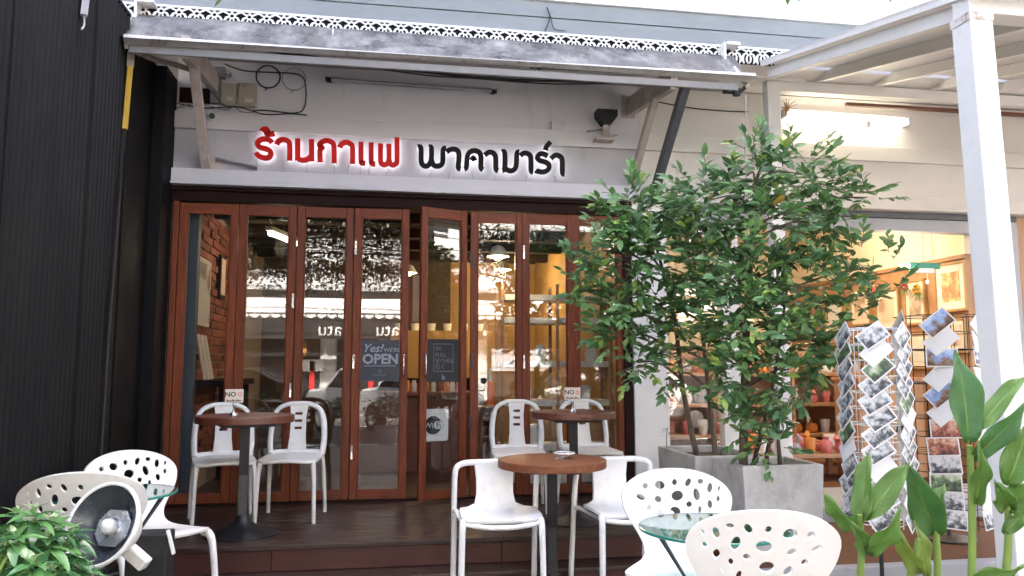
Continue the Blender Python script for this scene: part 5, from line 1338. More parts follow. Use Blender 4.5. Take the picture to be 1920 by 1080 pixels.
FICUS = [_lm.mesh('leaf', 'ficus_leaf_%d' % i, smooth=80) for i in range(4)] + [_lm.mesh('leaf', 'yellow_leaf', smooth=80)]

def leaf_frame(pos, d, up, roll):
    d = d.normalized()
    x = d.cross(up)
    if x.length < 1e-4: x = Vector((1, 0, 0))
    x.normalize(); z = x.cross(d).normalized()
    m3 = Matrix((x, d, z)).transposed()
    m3 = m3 @ Matrix.Rotation(roll, 3, 'Y')
    m4 = m3.to_4x4(); m4.translation = pos
    return m4

def build_foliage(owner, mats4, meshes, picks, matnames, limit=300, key=None):
    """mats4: list of (matrix, variant). The nearest become leaf parts, the rest one foliage part"""
    order = sorted(range(len(mats4)), key=key or (lambda i: (mats4[i][0].translation - CAMP).length + rnd.uniform(0, .12)))
    front = set(order[:limit])
    m = MB()
    base = meshes[0]
    bv = [v.co.copy() for v in base.vertices]; bf = [tuple(p.vertices) for p in base.polygons]
    for i, (M, k) in enumerate(mats4):
        if i in front:
            o = place_mesh('leaf', meshes[k], owner)
            loc, rot, sc = M.decompose()
            o.location = loc; o.rotation_euler = rot.to_euler(); o.scale = sc
        else:
            m.add([M @ v for v in bv], bf, k)
    if m.v:
        o = m.build('foliage', matnames, owner, smooth=80, fix=False)
        o['kind'] = 'stuff'

def potted_tree(label, foot, clumps, n_leaves, trunk_top, seed, r0=0.028, extra_trunks=()):
    rr = random.Random(seed)
    t = thing('ficus_tree', label, 'tree', foot, 'leafy trees in the concrete planters')
    foot = Vector(foot)
    top = Vector(trunk_top)
    bends = [foot, foot.lerp(top, 0.33) + Vector((rr.uniform(-.03, .03), rr.uniform(-.03, .03), 0)), foot.lerp(top, 0.66) + Vector((rr.uniform(-.04, .04), rr.uniform(-.04, .04), 0)), top]
    tp = catmull(bends, 8)
    MB().tube(tp, [r0 * (1 - 0.62 * i / (len(tp) - 1)) for i in range(len(tp))], 9).build('trunk', 'bark', t, smooth=70)
    for e0, e1 in extra_trunks:
        q = catmull([Vector(e0), Vector(e0).lerp(Vector(e1), .5) + Vector((rr.uniform(-.04, .04), rr.uniform(-.04, .04), 0)), Vector(e1)], 8)
        MB().tube(q, [r0 * .55 * (1 - 0.6 * i / (len(q) - 1)) for i in range(len(q))], 7).build('trunk', 'bark', t, smooth=70)
    tot = sum(c[3] ** 2 for c in clumps)
    leaves = []
    tw = MB()
    for cx, cy, cz, cr in clumps:
        C_ = Vector((cx, cy, cz))
        # branch from the nearest lower trunk point
        cand = [p for p in tp if p.z < cz - 0.05] or tp[:3]
        s0 = min(cand, key=lambda p: (p - C_).length + 0.3 * abs((C_.z - p.z) - 0.3))
        mid = s0.lerp(C_, 0.55) + Vector((rr.uniform(-.04, .04), rr.uniform(-.04, .04), 0.05))
        br = catmull([s0, mid, C_], 5)
        MB().tube(br, [0.010 - 0.006 * i / (len(br) - 1) for i in range(len(br))], 6).build('branch', 'bark', t, smooth=70)
        n = int(n_leaves * cr ** 2 / tot)
        per = 8
        for j in range(max(1, n // per)):
            dv = Vector((rr.gauss(0, 1), rr.gauss(0, 0.8), rr.gauss(0, 0.8))).normalized()
            st = C_ + dv * cr * (rr.random() ** 0.5) * 0.8
            gd = (dv * 0.8 + Vector((rr.uniform(-.5, .5), rr.uniform(-.5, .5), rr.uniform(-.1, .7)))).normalized()
            L_ = rr.uniform(0.10, 0.17)
            pts = []
            d = gd.copy()
            p = st.copy()
            for k in range(5):
                pts.append(p.copy()); d = (d + Vector((rr.uniform(-.15, .15), rr.uniform(-.15, .15), -0.06))).normalized(); p = p + d * L_ / 4
            tw.tube(pts, [0.0028, 0.0025, 0.002, 0.0016, 0.001], 4)
            side = d.cross(Vector((0, 0, 1)))
            if side.length < .01: side = Vector((1, 0, 0))
            side.normalize()
            shade = rr.random()
            young = rr.random() < 0.16
            for k in range(per):
                f = k / (per - 1)
                q = pts[0].lerp(pts[-1], 0.1 + 0.9 * f)
                sgn = 1 if k % 2 else -1
                ld = (d * (0.55 + 0.6 * f) + side * sgn * (0.95 - 0.5 * f) + Vector((rr.uniform(-.35, .35), rr.uniform(-.35, .35), rr.uniform(-.15, .60)))).normalized()
                up = Vector((rr.uniform(-.55, .55), rr.uniform(-1.3, .05), 1)).normalized()
                M = leaf_frame(q, ld, up, rr.uniform(-.5, .5))
                s = rr.uniform(0.60, 1.18) * (0.85 if k == per - 1 else 1)
                M = M @ Matrix.Scale(s, 4)
                v = 3 if young and k >= per - 3 else (0 if shade < .30 else (1 if shade < .72 else 2))
                if rr.random() < 0.10: v = rr.choice([0, 1, 2])
                if rr.random() < 0.003: v = 4
                leaves.append((M, v))
    o = tw.build('twigs', 'bark', t, smooth=70, fix=False); o['kind'] = 'stuff'
    build_foliage(t, leaves, FICUS, None, ['ficus_leaf_0', 'ficus_leaf_1', 'ficus_leaf_2', 'ficus_leaf_3', 'yellow_leaf'])
    return t
CLUMPS_F = [(2.18,-2.054,2.27,0.13),(2.167,-1.931,2.192,0.259),(2.418,-2.074,2.183,0.222),(2.664,-2.006,2.112,0.211),(2.827,-2.128,2.041,0.127),(1.987,-1.787,2.068,0.248),(2.257,-2.067,1.874,0.314),(2.619,-1.977,1.902,0.227),(2.814,-1.993,1.741,0.146),(2.991,-2.013,1.644,0.113),(2.146,-2.066,1.557,0.326),(2.508,-2.02,1.505,0.254),(2.819,-1.964,1.45,0.162),(3.026,-2.002,1.483,0.081),(2.089,-2.028,1.279,0.295),(2.419,-1.972,1.189,0.254),(2.695,-1.92,1.225,0.178),(2.117,-1.953,1.0,0.22),(2.329,-1.934,0.968,0.238),(2.634,-1.893,1.063,0.146),(2.192,-1.889,0.747,0.159),(2.304,-1.891,0.59,0.127),(2.128,-1.772,0.709,0.113),(2.046,-1.714,1.763,0.268),(2.084,-1.69,1.464,0.234),(2.056,-1.657,1.197,0.167)]
CLUMPS_B1 = [(1.545,-1.558,2.05,0.188),(1.395,-1.455,1.785,0.172),(1.617,-1.539,1.744,0.222),(1.328,-1.366,1.533,0.132),(1.521,-1.494,1.472,0.188),(1.506,-1.417,1.237,0.138),(1.645,-1.371,1.065,0.122),(1.256,-1.37,1.689,0.087),(1.446,-1.531,1.948,0.137),(1.436,-1.419,1.374,0.138)]
CLUMPS_B2 = [(1.817,-1.454,2.08,0.211),(1.909,-1.44,1.8,0.246),(1.811,-1.384,1.415,0.229),(2.039,-1.372,1.419,0.213),(1.763,-1.351,1.17,0.176),(1.972,-1.382,1.135,0.158),(1.853,-1.348,0.996,0.088),(2.029,-1.432,2.02,0.195),(2.089,-1.359,1.708,0.215),(1.972,-1.487,2.15,0.176)]
WHORLS = [(-1.027,-3.523,0.573,0.071),(-1.04,-3.617,0.52,0.065),(-0.984,-3.522,0.489,0.064),(-1.103,-3.601,0.463,0.073),(-0.962,-3.674,0.452,0.071),(-0.952,-3.467,0.401,0.069),(-1.07,-3.6,0.399,0.065),(-1.028,-3.364,0.509,0.065),(-0.945,-3.413,0.362,0.053),(-1.224,-3.38,0.493,0.062),(-1.13,-3.401,0.545,0.053)]
SPRIGS = [(-0.933,-2.202,2.932,0.077),(-0.864,-2.212,2.915,0.05),(2.327,-2.261,3.15,0.074),(2.792,-2.34,3.168,0.062),(1.287,-2.284,3.091,0.053),(2.948,-2.269,3.216,0.079),(-1.026,-2.092,3.002,0.085)]
CANNA_STEMS = [('A',(1.689,-3.64,0.261),(1.685,-3.665,0.516)),('B',(2.069,-3.546,0.219),(2.053,-3.57,0.477)),('C',(1.968,-3.844,0.304),(1.953,-3.89,0.776)),('D',(2.041,-3.908,0.318),(2.043,-3.939,0.615)),('E',(1.82,-3.712,0.257),(1.857,-3.738,0.442))]
CANNA_LEAVES = [('A',(1.691,-3.663,0.478),(1.773,-3.6,0.732),0.057),('A',(1.704,-3.667,0.497),(1.891,-3.668,0.697),0.064),('A',(1.672,-3.658,0.469),(1.526,-3.698,0.6),0.053),('A',(1.686,-3.704,0.396),(1.73,-3.831,0.562),0.056),('A',(1.68,-3.702,0.387),(1.558,-3.798,0.527),0.045),('B',(2.058,-3.565,0.418),(1.88,-3.665,0.693),0.092),('B',(2.053,-3.567,0.448),(2.158,-3.498,0.592),0.044),('E',(1.874,-3.728,0.322),(1.739,-3.775,0.499),0.048),('E',(1.883,-3.729,0.312),(1.878,-3.696,0.497),0.041),('C',(1.949,-3.89,0.785),(1.975,-3.825,1.1),0.082),('C',(1.967,-3.896,0.812),(2.221,-3.857,1.013),0.047),('C',(1.961,-3.887,0.732),(2.104,-3.982,0.927),0.054),('C',(1.962,-3.892,0.584),(1.935,-3.96,0.792),0.046),('D',(2.039,-3.942,0.65),(2.109,-3.976,0.86),0.07),('D',(2.044,-3.936,0.58),(1.926,-4.028,0.674),0.053),('D',(2.044,-3.935,0.572),(2.096,-4.004,0.667),0.07),('D',(1.78,-4.025,0.385),(1.943,-4.108,0.436),0.05),('D',(1.988,-3.97,0.504),(2.064,-3.989,0.572),0.034)]

potted_tree('tallest leafy tree in the square concrete planter, its crown reaching up to the canopy', (2.22, -1.66, 0.40), CLUMPS_F, 5400, (2.20, -1.98, 2.15), 3, 0.030,
            extra_trunks=[((2.30, -1.62, 0.40), (2.42, -1.9, 1.5)), ((2.40, -1.60, 0.40), (2.5, -1.8, 0.85)), ((2.47, -1.66, 0.40), (2.42, -1.75, 0.75))])
potted_tree('slim leafy tree with small leaves reaching left across the last glass door', (2.15, -1.12, 0.40), CLUMPS_B1, 1600, (1.80, -1.30, 1.90), 11, 0.022)
potted_tree('slim leafy tree against the white column, just left of the tallest one', (2.24, -1.22, 0.40), CLUMPS_B2, 1300, (2.10, -1.20, 2.05), 19, 0.020)
# weeds along the long planter
_m = []
_tl = leaf_mb(0.05, 0.016, 0.4, 0.2, 2).mesh('leaf', 'ficus_leaf_1', smooth=80)
t = thing('small_shrub', 'small weedy plant in the long planter with narrow leaves at its left corner', 'plant', (2.06, -0.75, 0.41))
MB().tube([(2.06, -0.78, 0.40), (2.04, -0.82, 0.52), (2.035, -0.86, 0.60)], 0.003, 5).build('stem', 'bark', t)
for k in range(9):
    a = k * 2.4
    q = Vector((2.037, -0.85, 0.54 + 0.008 * k))
    M = leaf_frame(q, Vector((math.cos(a), math.sin(a), 0.2)), Vector((0, 0, 1)), 0)
    o = place_mesh('leaf', _tl, t); loc, rot, sc = M.decompose(); o.location = loc; o.rotation_euler = rot.to_euler(); o.scale = (1.2,) * 3

# ================================================================== BUSH AT THE LOWER LEFT
t = thing('pot_shrub', 'glossy green shrub with drooping whorled leaves in a dark green pot', 'shrub', (-1.12, -3.75, -0.26))
MB().lathe([(0.0, 0.0), (0.20, 0.0), (0.27, 0.46), (0.30, 0.50), (0.27, 0.50), (0.24, 0.46), (0.0, 0.45)], 24, Matrix.Translation((-1.16, -3.72, -0.26))).build('pot', 'green_paint', t, smooth=40)
_b = leaf_mb(0.095, 0.036, 0.60, 0.30, 4)
BUSH = [_b.mesh('leaf', 'bush_leaf_%d' % i, smooth=80) for i in range(3)]
_lv = []
for wx, wy, wz, wr in [(x - .05, y, z - .02, r) for x, y, z, r in WHORLS + [(x + .02, y + .10, z - .05, r) for x, y, z, r in WHORLS]]:
    cc = Vector((wx, wy, wz))
    MB().tube(catmull([Vector((-1.16 + rnd.uniform(-.08, .08), -3.72, 0.18)), cc.lerp(Vector((-1.16, -3.72, 0.25)), .4), cc], 5), 0.006, 6).build('stem', 'canna_stem', t, smooth=70)
    for ring_, (n, el, s) in enumerate(((8, 0.05, 1.0), (6, 0.55, .8), (4, 1.1, .5))):
        a0 = rnd.uniform(0, 6.28)
        for k in range(n):
            a = a0 + k * 2 * math.pi / n + rnd.uniform(-.2, .2)
            d = Vector((math.cos(a) * math.cos(el), math.sin(a) * math.cos(el), math.sin(el) + rnd.uniform(-.15, .15)))
            M = leaf_frame(cc + Vector((0, 0, 0.015 * ring_)), d, Vector((0, 0, 1)), rnd.uniform(-.3, .3)) @ Matrix.Scale(s * rnd.uniform(.8, 1.15), 4)
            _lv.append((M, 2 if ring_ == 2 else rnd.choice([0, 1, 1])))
build_foliage(t, _lv, BUSH, None, ['bush_leaf_0', 'bush_leaf_1', 'bush_leaf_2'])

# ================================================================== CANNAS AT THE LOWER RIGHT
_cl = {'A': 'canna with a rolled upright leaf nearest the white chair', 'B': 'canna with one broad hanging leaf before the brown terrace', 'C': 'tall canna with the highest leaf standing before the dark card rack',
       'D': 'canna half hidden at the foot of the white post', 'E': 'young canna with small curled yellow green leaves'}
_cn = {}
for k, b, tp_ in CANNA_STEMS:
    b = Vector(b); tp_ = Vector(tp_)
    t = thing('canna_plant', _cl[k], 'plant', (b.x, b.y, -0.26), 'cannas in front of the terrace')
    _cn[k] = t
    pts = catmull([Vector((b.x + 0.01, b.y, -0.26)), b.lerp(tp_, -0.4), b.lerp(tp_, .5) + Vector((0.006, 0, 0)), tp_], 6)
    MB().tube(pts, [0.016 - 0.006 * i / (len(pts) - 1) for i in range(len(pts))], 9).build('stem', 'canna_stem', t, smooth=60)
_rk = random.Random(4)
def big_leaf(base, tip, w, wave, mi, parent):
    base, tip = Vector(base), Vector(tip)
    ax = tip - base
    L_ = ax.length
    view = (CAMP - base.lerp(tip, .5)).normalized()
    tw_ = _rk.uniform(-.7, .7)
    side = ax.cross(view).normalized()
    side = (Matrix.Rotation(tw_, 3, ax.normalized()) @ side)
    nrm = side.cross(ax).normalized()
    n, k = 14, 6
    vs, fs, uvs = [], [], []
    bow = _rk.uniform(0.04, 0.10) * L_
    for i in range(n + 1):
        t_ = i / n
        hw_ = w * 0.62 * (math.sin(math.pi * min(1, (t_ * 0.97 + 0.03)) ** 0.75) ** 0.9) * (1 if t_ < 0.98 else 0.3)
        hw_ = max(hw_, 0.004 if t_ < .97 else 0.0005)
        c = base + ax * t_ + nrm * (math.sin(math.pi * t_) * bow) 
        for j in range(-k, k + 1):
            s = j / k
            lift = 0.38 * abs(s) * hw_ + 0.012 * wave * math.sin(t_ * 11 + (1.5 if s > 0 else 0)) * abs(s) ** 2
            if j == 0: lift = -0.002
            vs.append(c + side * (s * hw_) + nrm * lift); uvs.append((s, t_))
    m_ = 2 * k + 1
    for i in range(n):
        for j in range(2 * k):
            a = i * m_ + j
            fs.append((a, a + 1, a + m_ + 1, a + m_))
    m = MB(); m.add(vs, fs)
    o = m.build('leaf', 'canna_leaf_%d' % mi, parent, smooth=80, fix=False)
    ul = o.data.uv_layers.new(name='UVMap')
    for lp in o.data.loops: ul.data[lp.index].uv = uvs[lp.vertex_index]
    sd = o.modifiers.new('solid', 'SOLIDIFY'); sd.thickness = 0.0012
    MB().tube([base + ax * t_ + nrm * (math.sin(math.pi * t_) * bow - 0.003) for t_ in [i / 8 for i in range(9)]], [0.0042 - 0.0004 * i for i in range(9)], 6).build('midrib', 'canna_stem', o, smooth=60)
for i, (k, b, tp_, w) in enumerate(CANNA_LEAVES):
    big_leaf(b, tp_, w * 1.08, 1.3, 2 if k == 'E' else (0 if k in 'BC' and i % 2 else 1), _cn[k])

# ================================================================== POSTCARD RACKS
CARDS = {}
def card_mesh(w, h, art):
    key = (w, h, art)
    if key not in CARDS:
        b = 0.008
        m = MB().box((-w / 2, -0.0015, -h / 2), (w / 2, 0.0015, h / 2), 0).box((-w / 2 + b, -0.0022, -h / 2 + b), (w / 2 - b, -0.00155, h / 2 - b), 1)
        CARDS[key] = m.mesh('postcard', ['paper_white', art])
    return CARDS[key]
ORD = ['top', 'second', 'third', 'fourth', 'fifth', 'sixth', 'seventh', 'eighth', 'ninth', 'tenth', 'eleventh', 'twelfth']
DESC = {'photo_grey': 'black and white', 'photo_sky': 'blue sky', 'photo_warm': 'reddish brown', 'photo_green': 'green', 'paper_white': 'plain white'}
def spinner(name, lab, x, y, z0, zb, zt, rad, wire, sides, rows, cw_, ch, tilt, arts, short, a0, rotk):
    t = thing(name, lab, 'card rack', (x, y, z0))
    MB().tube([(x, y, z0), (x, y, zt + 0.02)], 0.011, 10).build('pole', 'black_iron', t, smooth=50)
    MB().lathe([(0.0, 0.0), (rad * 0.6, 0.0), (rad * 0.6, 0.012), (0.03, 0.03), (0.0, 0.03)], 20, Matrix.Translation((x, y, z0))).build('foot', 'black_iron', t, smooth=40)
    dz = (zt - zb) / rows
    for r in range(rows + 1):
        z = zb + r * dz
        pts = [(x + rad * math.cos(R(a0 + 360 * k / sides + 180 / sides)), y + rad * math.sin(R(a0 + 360 * k / sides + 180 / sides)), z) for k in range(sides + 1)]
        MB().tube(pts, 0.0032, 5).build('wire_ring', wire, t)
    m = MB()
    for k in range(sides):
        for off in (-0.33, 0.0, 0.33):
            a = R(a0 + 360 * k / sides + off * 360 / sides)
            rr_ = rad * 0.93
            m.tube([(x + rr_ * math.cos(a), y + rr_ * math.sin(a), zb - 0.02), (x + rr_ * math.cos(a), y + rr_ * math.sin(a), zt)], 0.0028, 5)
    o = m.build('wire_upright', wire, t)
    for r in range(0, rows + 1, 2):
        z = zb + r * dz
        for k in range(sides):
            a = R(a0 + 360 * k / sides)
            MB().tube([(x, y, z), (x + rad * .93 * math.cos(a), y + rad * .93 * math.sin(a), z)], 0.003, 5).build('spoke', wire, t)
    for k in range(sides):
        an = a0 + 360 * k / sides
        a = R(an)
        d = Vector((math.cos(a), math.sin(a), 0))
        tocam = (CAMP - Vector((x, y, 0.8))); tocam.z = 0; tocam.normalize()
        if d.dot(tocam) < -0.30: continue
        side = Vector((-d.y, d.x, 0))
        ang = math.degrees(math.atan2(d.cross(tocam).z, d.dot(tocam)))
        colname = 'street side' if abs(ang) < 30 else (('rear ' if abs(ang) > 90 else '') + ('cafe side' if ang > 0 else 'shop side'))
        for r in range(rows):
            art = arts[(r * 3 + k * 5 + (r * k) % 2) % len(arts)] if not callable(arts) else arts(r, k)
            z = zb + (r + 0.5) * dz
            me = card_mesh(cw_, ch, art)
            if rnd.random() < 0.05 and k and wire == 'ceramic_white': continue
            p = Vector((x, y, z)) + d * (rad * 0.97 + 0.012) + side * rnd.uniform(-.014, .014)
            o = place_mesh('postcard', me, None, p)
            q = (-d).to_track_quat('Y', 'Z')
            o.rotation_mode = 'QUATERNION'
            tl = tilt(r, k) + rnd.uniform(-5, 5)
            o.rotation_quaternion = q @ Matrix.Rotation(R(tl), 3, 'Y').to_quaternion() @ Matrix.Rotation(R(rnd.uniform(-12, -4)), 3, 'X').to_quaternion()
            lst = SEEN_CARDS.setdefault((short, colname, ORD[rows - 1 - r]), [])
            lst.append((o, art, an))
    return t
SEEN_CARDS = {}
spinner('card_rack', 'white wire spinner rack of tilted grey postcards standing on the pavement', 2.64, -2.38, -0.26, 0.22, 1.245, 0.165, 'ceramic_white', 6, 12, 0.142, 0.100,
        lambda r, k: -38 if k % 2 == 0 else -40, ['photo_grey', 'photo_grey', 'paper_white', 'photo_grey', 'photo_grey', 'photo_grey', 'photo_green'], 'white spinner rack', -118, 0)
spinner('card_rack', 'black wire spinner rack of postcards standing on the brown terrace', 3.73, -1.52, -0.10, 0.02, 1.38, 0.270, 'black_iron', 6, 12, 0.185, 0.122,
        lambda r, k: (0 if r < 6 or r == 9 else -42) if k in (0,) else ((8, -6, -40, 4)[(r * 3 + k) % 4]),
        lambda r, k: (['photo_grey', 'photo_grey', 'photo_green', 'photo_grey', 'photo_warm', 'photo_warm', 'paper_white', 'photo_sky', 'paper_white', 'photo_sky', 'paper_white', 'photo_sky'][r] if k == 0 else ['paper_white', 'photo_grey', 'paper_white'][(r + k) % 3]), 'black spinner rack', -127, 0)
for (short, colname, row), lst in SEEN_CARDS.items():
    lst.sort(key=lambda q: q[2])
    for n_, (o, art, an) in enumerate(lst):
        extra = '' if len(lst) == 1 else (' first' if n_ == 0 else ' second')
        tag(o, '%s postcard, %s row of %s, %s%s' % (DESC[art], row, short, colname, extra), 'postcard', 'postcards on the ' + short)

# ================================================================== STREET BEHIND THE CAMERA (seen in the glass)
ob = thing('shop_house', 'white row of shops across the street with windows above and a scalloped white awning edge', 'building', (0, -18, -0.26))
MB().box((-26, -24, -0.3), (26, -18.0, 8.4)).build('wall', 'far_white', ob)
for i in range(9):
    x = -17.6 + i * 4.4
    for zz in (3.9, 6.6):
        f = MB().box((x, -17.99, zz), (x + 2.6, -17.90, zz + 0.08)).box((x, -17.99, zz + 1.5), (x + 2.6, -17.90, zz + 1.58)).box((x, -17.99, zz + .081), (x + .08, -17.90, zz + 1.499)).box((x + 1.26, -17.99, zz + .081), (x + 1.34, -17.90, zz + 1.499)).box((x + 2.52, -17.99, zz + .081), (x + 2.6, -17.90, zz + 1.499)).build('window', 'far_grey', ob)
        MB().box((x + .081, -17.985, zz + .081), (x + 2.519, -17.95, zz + 1.499)).build('pane', 'car_glass', f)
    MB().box((x - 0.6, -17.99, -0.26), (x + 3.3, -17.93, 2.35)).build('shop_opening', 'dark_shop', ob)
MB().box((-20, -17.99, 3.3), (20, -17.2, 3.42)).build('balcony_slab', 'far_grey', ob)
MB().box((-20, -17.25, 2.62), (20, -17.15, 3.05)).build('awning_valance', 'bright_white', ob)
for i in range(120):
    place_mesh('scallop', None, ob) if False else None
_m = MB()
for i in range(130):
    x = -19.5 + i * 0.3
    _m.prism([(0, 0), (0.28, 0), (0.26, -0.10), (0.14, -0.16), (0.02, -0.10)], lambda u, v, d, x=x: (x + u, -17.24 + d, 2.615 + v), 0.05)
_o = _m.build('scalloped_edge', 'bright_white', ob); _o['kind'] = 'stuff'
for nm_, x0, x1, z0, z1, m_ in (('notice_board', -2.3, -1.0, 0.9, 1.25, 'print_white'), ('glow_panel', -2.6, -1.5, 1.35, 1.8, 'shop_glow_paint'), ('notice_board', -1.4, -1.25, -0.2, 1.2, 'print_red'), ('notice_board', -4.6, -3.4, 0.4, 0.62, 'print_white'), ('notice_board', 1.2, 2.4, 0.6, 0.8, 'print_white'), ('notice_board', 3.9, 4.9, 0.9, 1.6, 'far_grey')):  # the orange panel has interior glow painted in its colour
    MB().box((x0, -17.92, z0), (x1, -17.86, z1)).build(nm_, m_, ob)
t = thing('street_sign', 'dark shop sign board with white letters across the street', 'sign', (0.5, -17.1, 2.0))
MB().box((-7.0, -17.14, 1.85), (3.5, -17.06, 2.45)).build('board', 'dark_shop', t)
for x in (-4.9, -0.6):
    place_mesh('lettering', text_mesh('Natu', 0.55, 'print_white', 0.01), t, (x, -17.05, 1.95), (R(90), 0, R(180)))
MB().ribbon(catmull([(-0.55, 0.0), (-0.35, 0.5), (-0.05, 0.85), (0.18, 0.62), (-0.1, 0.3), (-0.3, 0.05), (0.1, -0.1), (0.35, 0.15)], 5), 0.09, lambda u, v, d: (0.3 + u, -17.02 + d, 2.75 + v), 0.03).build('emblem', 'print_red', t)

def street_tree(lab, x, y, n, crown, seed, sprigs=()):
    rr = random.Random(seed)
    t = thing('street_tree', lab, 'tree', (x, y, -0.26), 'street trees outside the cafe')
    tp = catmull([Vector((x, y, -0.4)), Vector((x + .1, y, 1.5)), Vector((x, y, 3.2)), Vector((x + .1, y, 4.6))], 5)
    MB().tube(tp, [0.15 - 0.09 * i / (len(tp) - 1) for i in range(len(tp))], 10).build('trunk', 'bark', t, smooth=70)
    lm = leaf_mb(0.085, 0.038, 0.2, 0.2, 1)
    bv = lm.v; bf = lm.f
    m = MB()
    for cx, cy, cz, cr in crown:
        q = catmull([Vector((x, y, 2.9)), Vector((x, y, 3.2)).lerp(Vector((cx, cy, cz)), .5) + Vector((0, 0, .2)), Vector((cx, cy, cz))], 4)
        MB().tube(q, [0.026 - 0.016 * i / (len(q) - 1) for i in range(len(q))], 6).build('branch', 'bark', t, smooth=70)
        for j in range(int(n * cr * cr)):
            dv = Vector((rr.gauss(0, 1), rr.gauss(0, 1), rr.gauss(0, .6)))
            dv = dv.normalized() * cr * rr.random() ** 0.45
            M = leaf_frame(Vector((cx, cy, cz)) + dv, Vector((rr.uniform(-1, 1), rr.uniform(-1, 1), rr.uniform(-.6, .2))), Vector((rr.uniform(-.5, .5), rr.uniform(-.5, .5), 1)), 0)
            m.add([M @ Vector(v) for v in bv], bf, rr.choice([0, 0, 1]))
    o = m.build('foliage', ['street_leaf_0', 'street_leaf_1'], t, fix=False); o['kind'] = 'stuff'
    return t
st_ = street_tree('leafy street tree shading the pavement in front of the cafe', -3.3, -7.7, 5600, [(-2.9, -8.0, 3.6, 1.0), (-1.9, -8.1, 3.7, 0.9), (-0.9, -8.1, 3.6, 0.9), (0.1, -8.2, 3.7, 0.85), (-2.4, -8.0, 4.6, 1.0), (-1.0, -8.0, 4.5, 1.0), (-3.8, -8.0, 3.5, 0.9), (1.1, -8.2, 3.9, .75), (-2.2, -8.0, 2.9, .55), (-1.2, -8.1, 2.75, .5), (-0.4, -8.1, 2.8, .5), (0.6, -8.2, 3.0, .5), (2.0, -8.1, 3.3, .7), (2.9, -8.1, 3.2, .8), (3.4, -8.0, 2.5, .55)], 5)
for sx, sy, sz, sr in SPRIGS:
    C_ = Vector((sx, sy, sz + 0.02))
    MB().tube(catmull([C_ + Vector((0.3, -0.9, 0.9)), C_ + Vector((0.1, -.3, .35)), C_], 5), [0.006] * 10 + [0.003], 5).build('branch', 'bark', st_, smooth=70)
    for k in range(7):
        M = leaf_frame(C_ + Vector((rnd.uniform(-.04, .04), rnd.uniform(-.04, .04), rnd.uniform(0, .10))), Vector((rnd.uniform(-1, 1), rnd.uniform(-1, 1), -0.3)), Vector((0, -.4, 1)), 0)
        o = place_mesh('leaf', FICUS[2], st_); loc, rot, sc = M.decompose(); o.location = loc; o.rotation_euler = rot.to_euler(); o.scale = (0.8,) * 3
street_tree('second street tree across from the gift shop', 6.5, -10.5, 700, [(6.5, -10.5, 4.6, 1.5), (5.2, -10.8, 4.2, 1.1), (7.7, -10.3, 4.3, 1.2)], 8)

def street_shrub(x, y, h, lab, seed):
    rr = random.Random(seed)
    t = thing('street_shrub', lab, 'shrub', (x, y, -0.26), 'potted shrubs along the kerb')
    MB().lathe([(0.0, 0.0), (0.16, 0.0), (0.22, 0.30), (0.19, 0.30), (0.17, 0.26), (0.0, 0.26)], 14, Matrix.Translation((x, y, -0.26))).build('pot', 'kerb_concrete', t, smooth=40)
    m = MB(); lm = leaf_mb(0.10, 0.045, 0.3, 0.2, 1)
    for j in range(420):
        dv = Vector((rr.gauss(0, 1), rr.gauss(0, 1), rr.gauss(0, 1))).normalized() * rr.random() ** .4
        M = leaf_frame(Vector((x + dv.x * .42, y + dv.y * .32, 0.04 + h * .5 + dv.z * h * .5)), Vector((rr.uniform(-1, 1), rr.uniform(-1, 1), rr.uniform(-.4, .8))), Vector((rr.uniform(-.5, .5), rr.uniform(-.5, .5), 1)), 0)
        m.add([M @ Vector(v) for v in lm.v], lm.f, rr.choice([0, 0, 1]))
    o = m.build('foliage', ['street_leaf_0', 'street_leaf_1'], t, fix=False); o['kind'] = 'stuff'
for i, (x, h) in enumerate([(-3.4, .8), (-2.3, .6), (-1.3, .75), (-0.3, .55), (0.7, .7), (2.9, .6), (3.9, .8), (4.9, .7)]):
    street_shrub(x, -7.35 + 0.1 * (i % 2), h, 'dark potted shrub along the kerb, %s from the left seen from the cafe' % ['eighth', 'seventh', 'sixth', 'fifth', 'fourth', 'third', 'second', 'first'][i], 30 + i)

def car(x, y, lab, a=0, paint='car_white'):
    t = thing('parked_car', lab, 'car', (x, y, -0.40), world=False)
    t.rotation_euler = (0, 0, R(a))
    side = [(-2.1, 0.35), (-2.12, 0.75), (-1.95, 0.92), (-1.25, 0.98), (-0.65, 1.40), (0.55, 1.43), (1.25, 1.05), (1.95, 0.90), (2.12, 0.62), (2.1, 0.32)]
    m = MB(); m.prism(side, lambda u, v, d: (u, -0.84 + d, v), 1.68)
    m.build('body', paint, t, bevel=0.06, smooth=40)
    MB().prism([(-1.08, 0.99), (-0.60, 1.35), (-0.08, 1.37), (-0.08, 0.99)], lambda u, v, d: (u, -0.846 + d, v), 1.692).build('side_window', 'car_glass', t)
    MB().prism([(0.0, 0.99), (0.0, 1.37), (0.50, 1.38), (1.10, 1.03)], lambda u, v, d: (u, -0.846 + d, v), 1.692).build('side_window', 'car_glass', t)
    for sx in (-1.3, 1.32):
        for sy in (-0.80, 0.80):
            w = MB().tube([(sx, sy - .1, 0.31), (sx, sy + .1, 0.31)], 0.31, 24).build('wheel', 'black_rubber', t, smooth=40)
            MB().tube([(sx, sy - .106, 0.31), (sx, sy + .106, 0.31)], 0.19, 16).build('rim', 'chrome', w, smooth=40)
    for sy in (-.62, .62):
        MB().box((2.06, sy - .16, 0.62), (2.14, sy + .16, 0.76)).build('headlight', 'ceramic_white', t, bevel=0.02)
    return t
car(0.6, -10.9, 'white sedan turning out of the street in front of the cafe', 58)
car(-3.3, -10.8, 'black sedan parked along the street in front of the cafe', 0, 'car_dark')
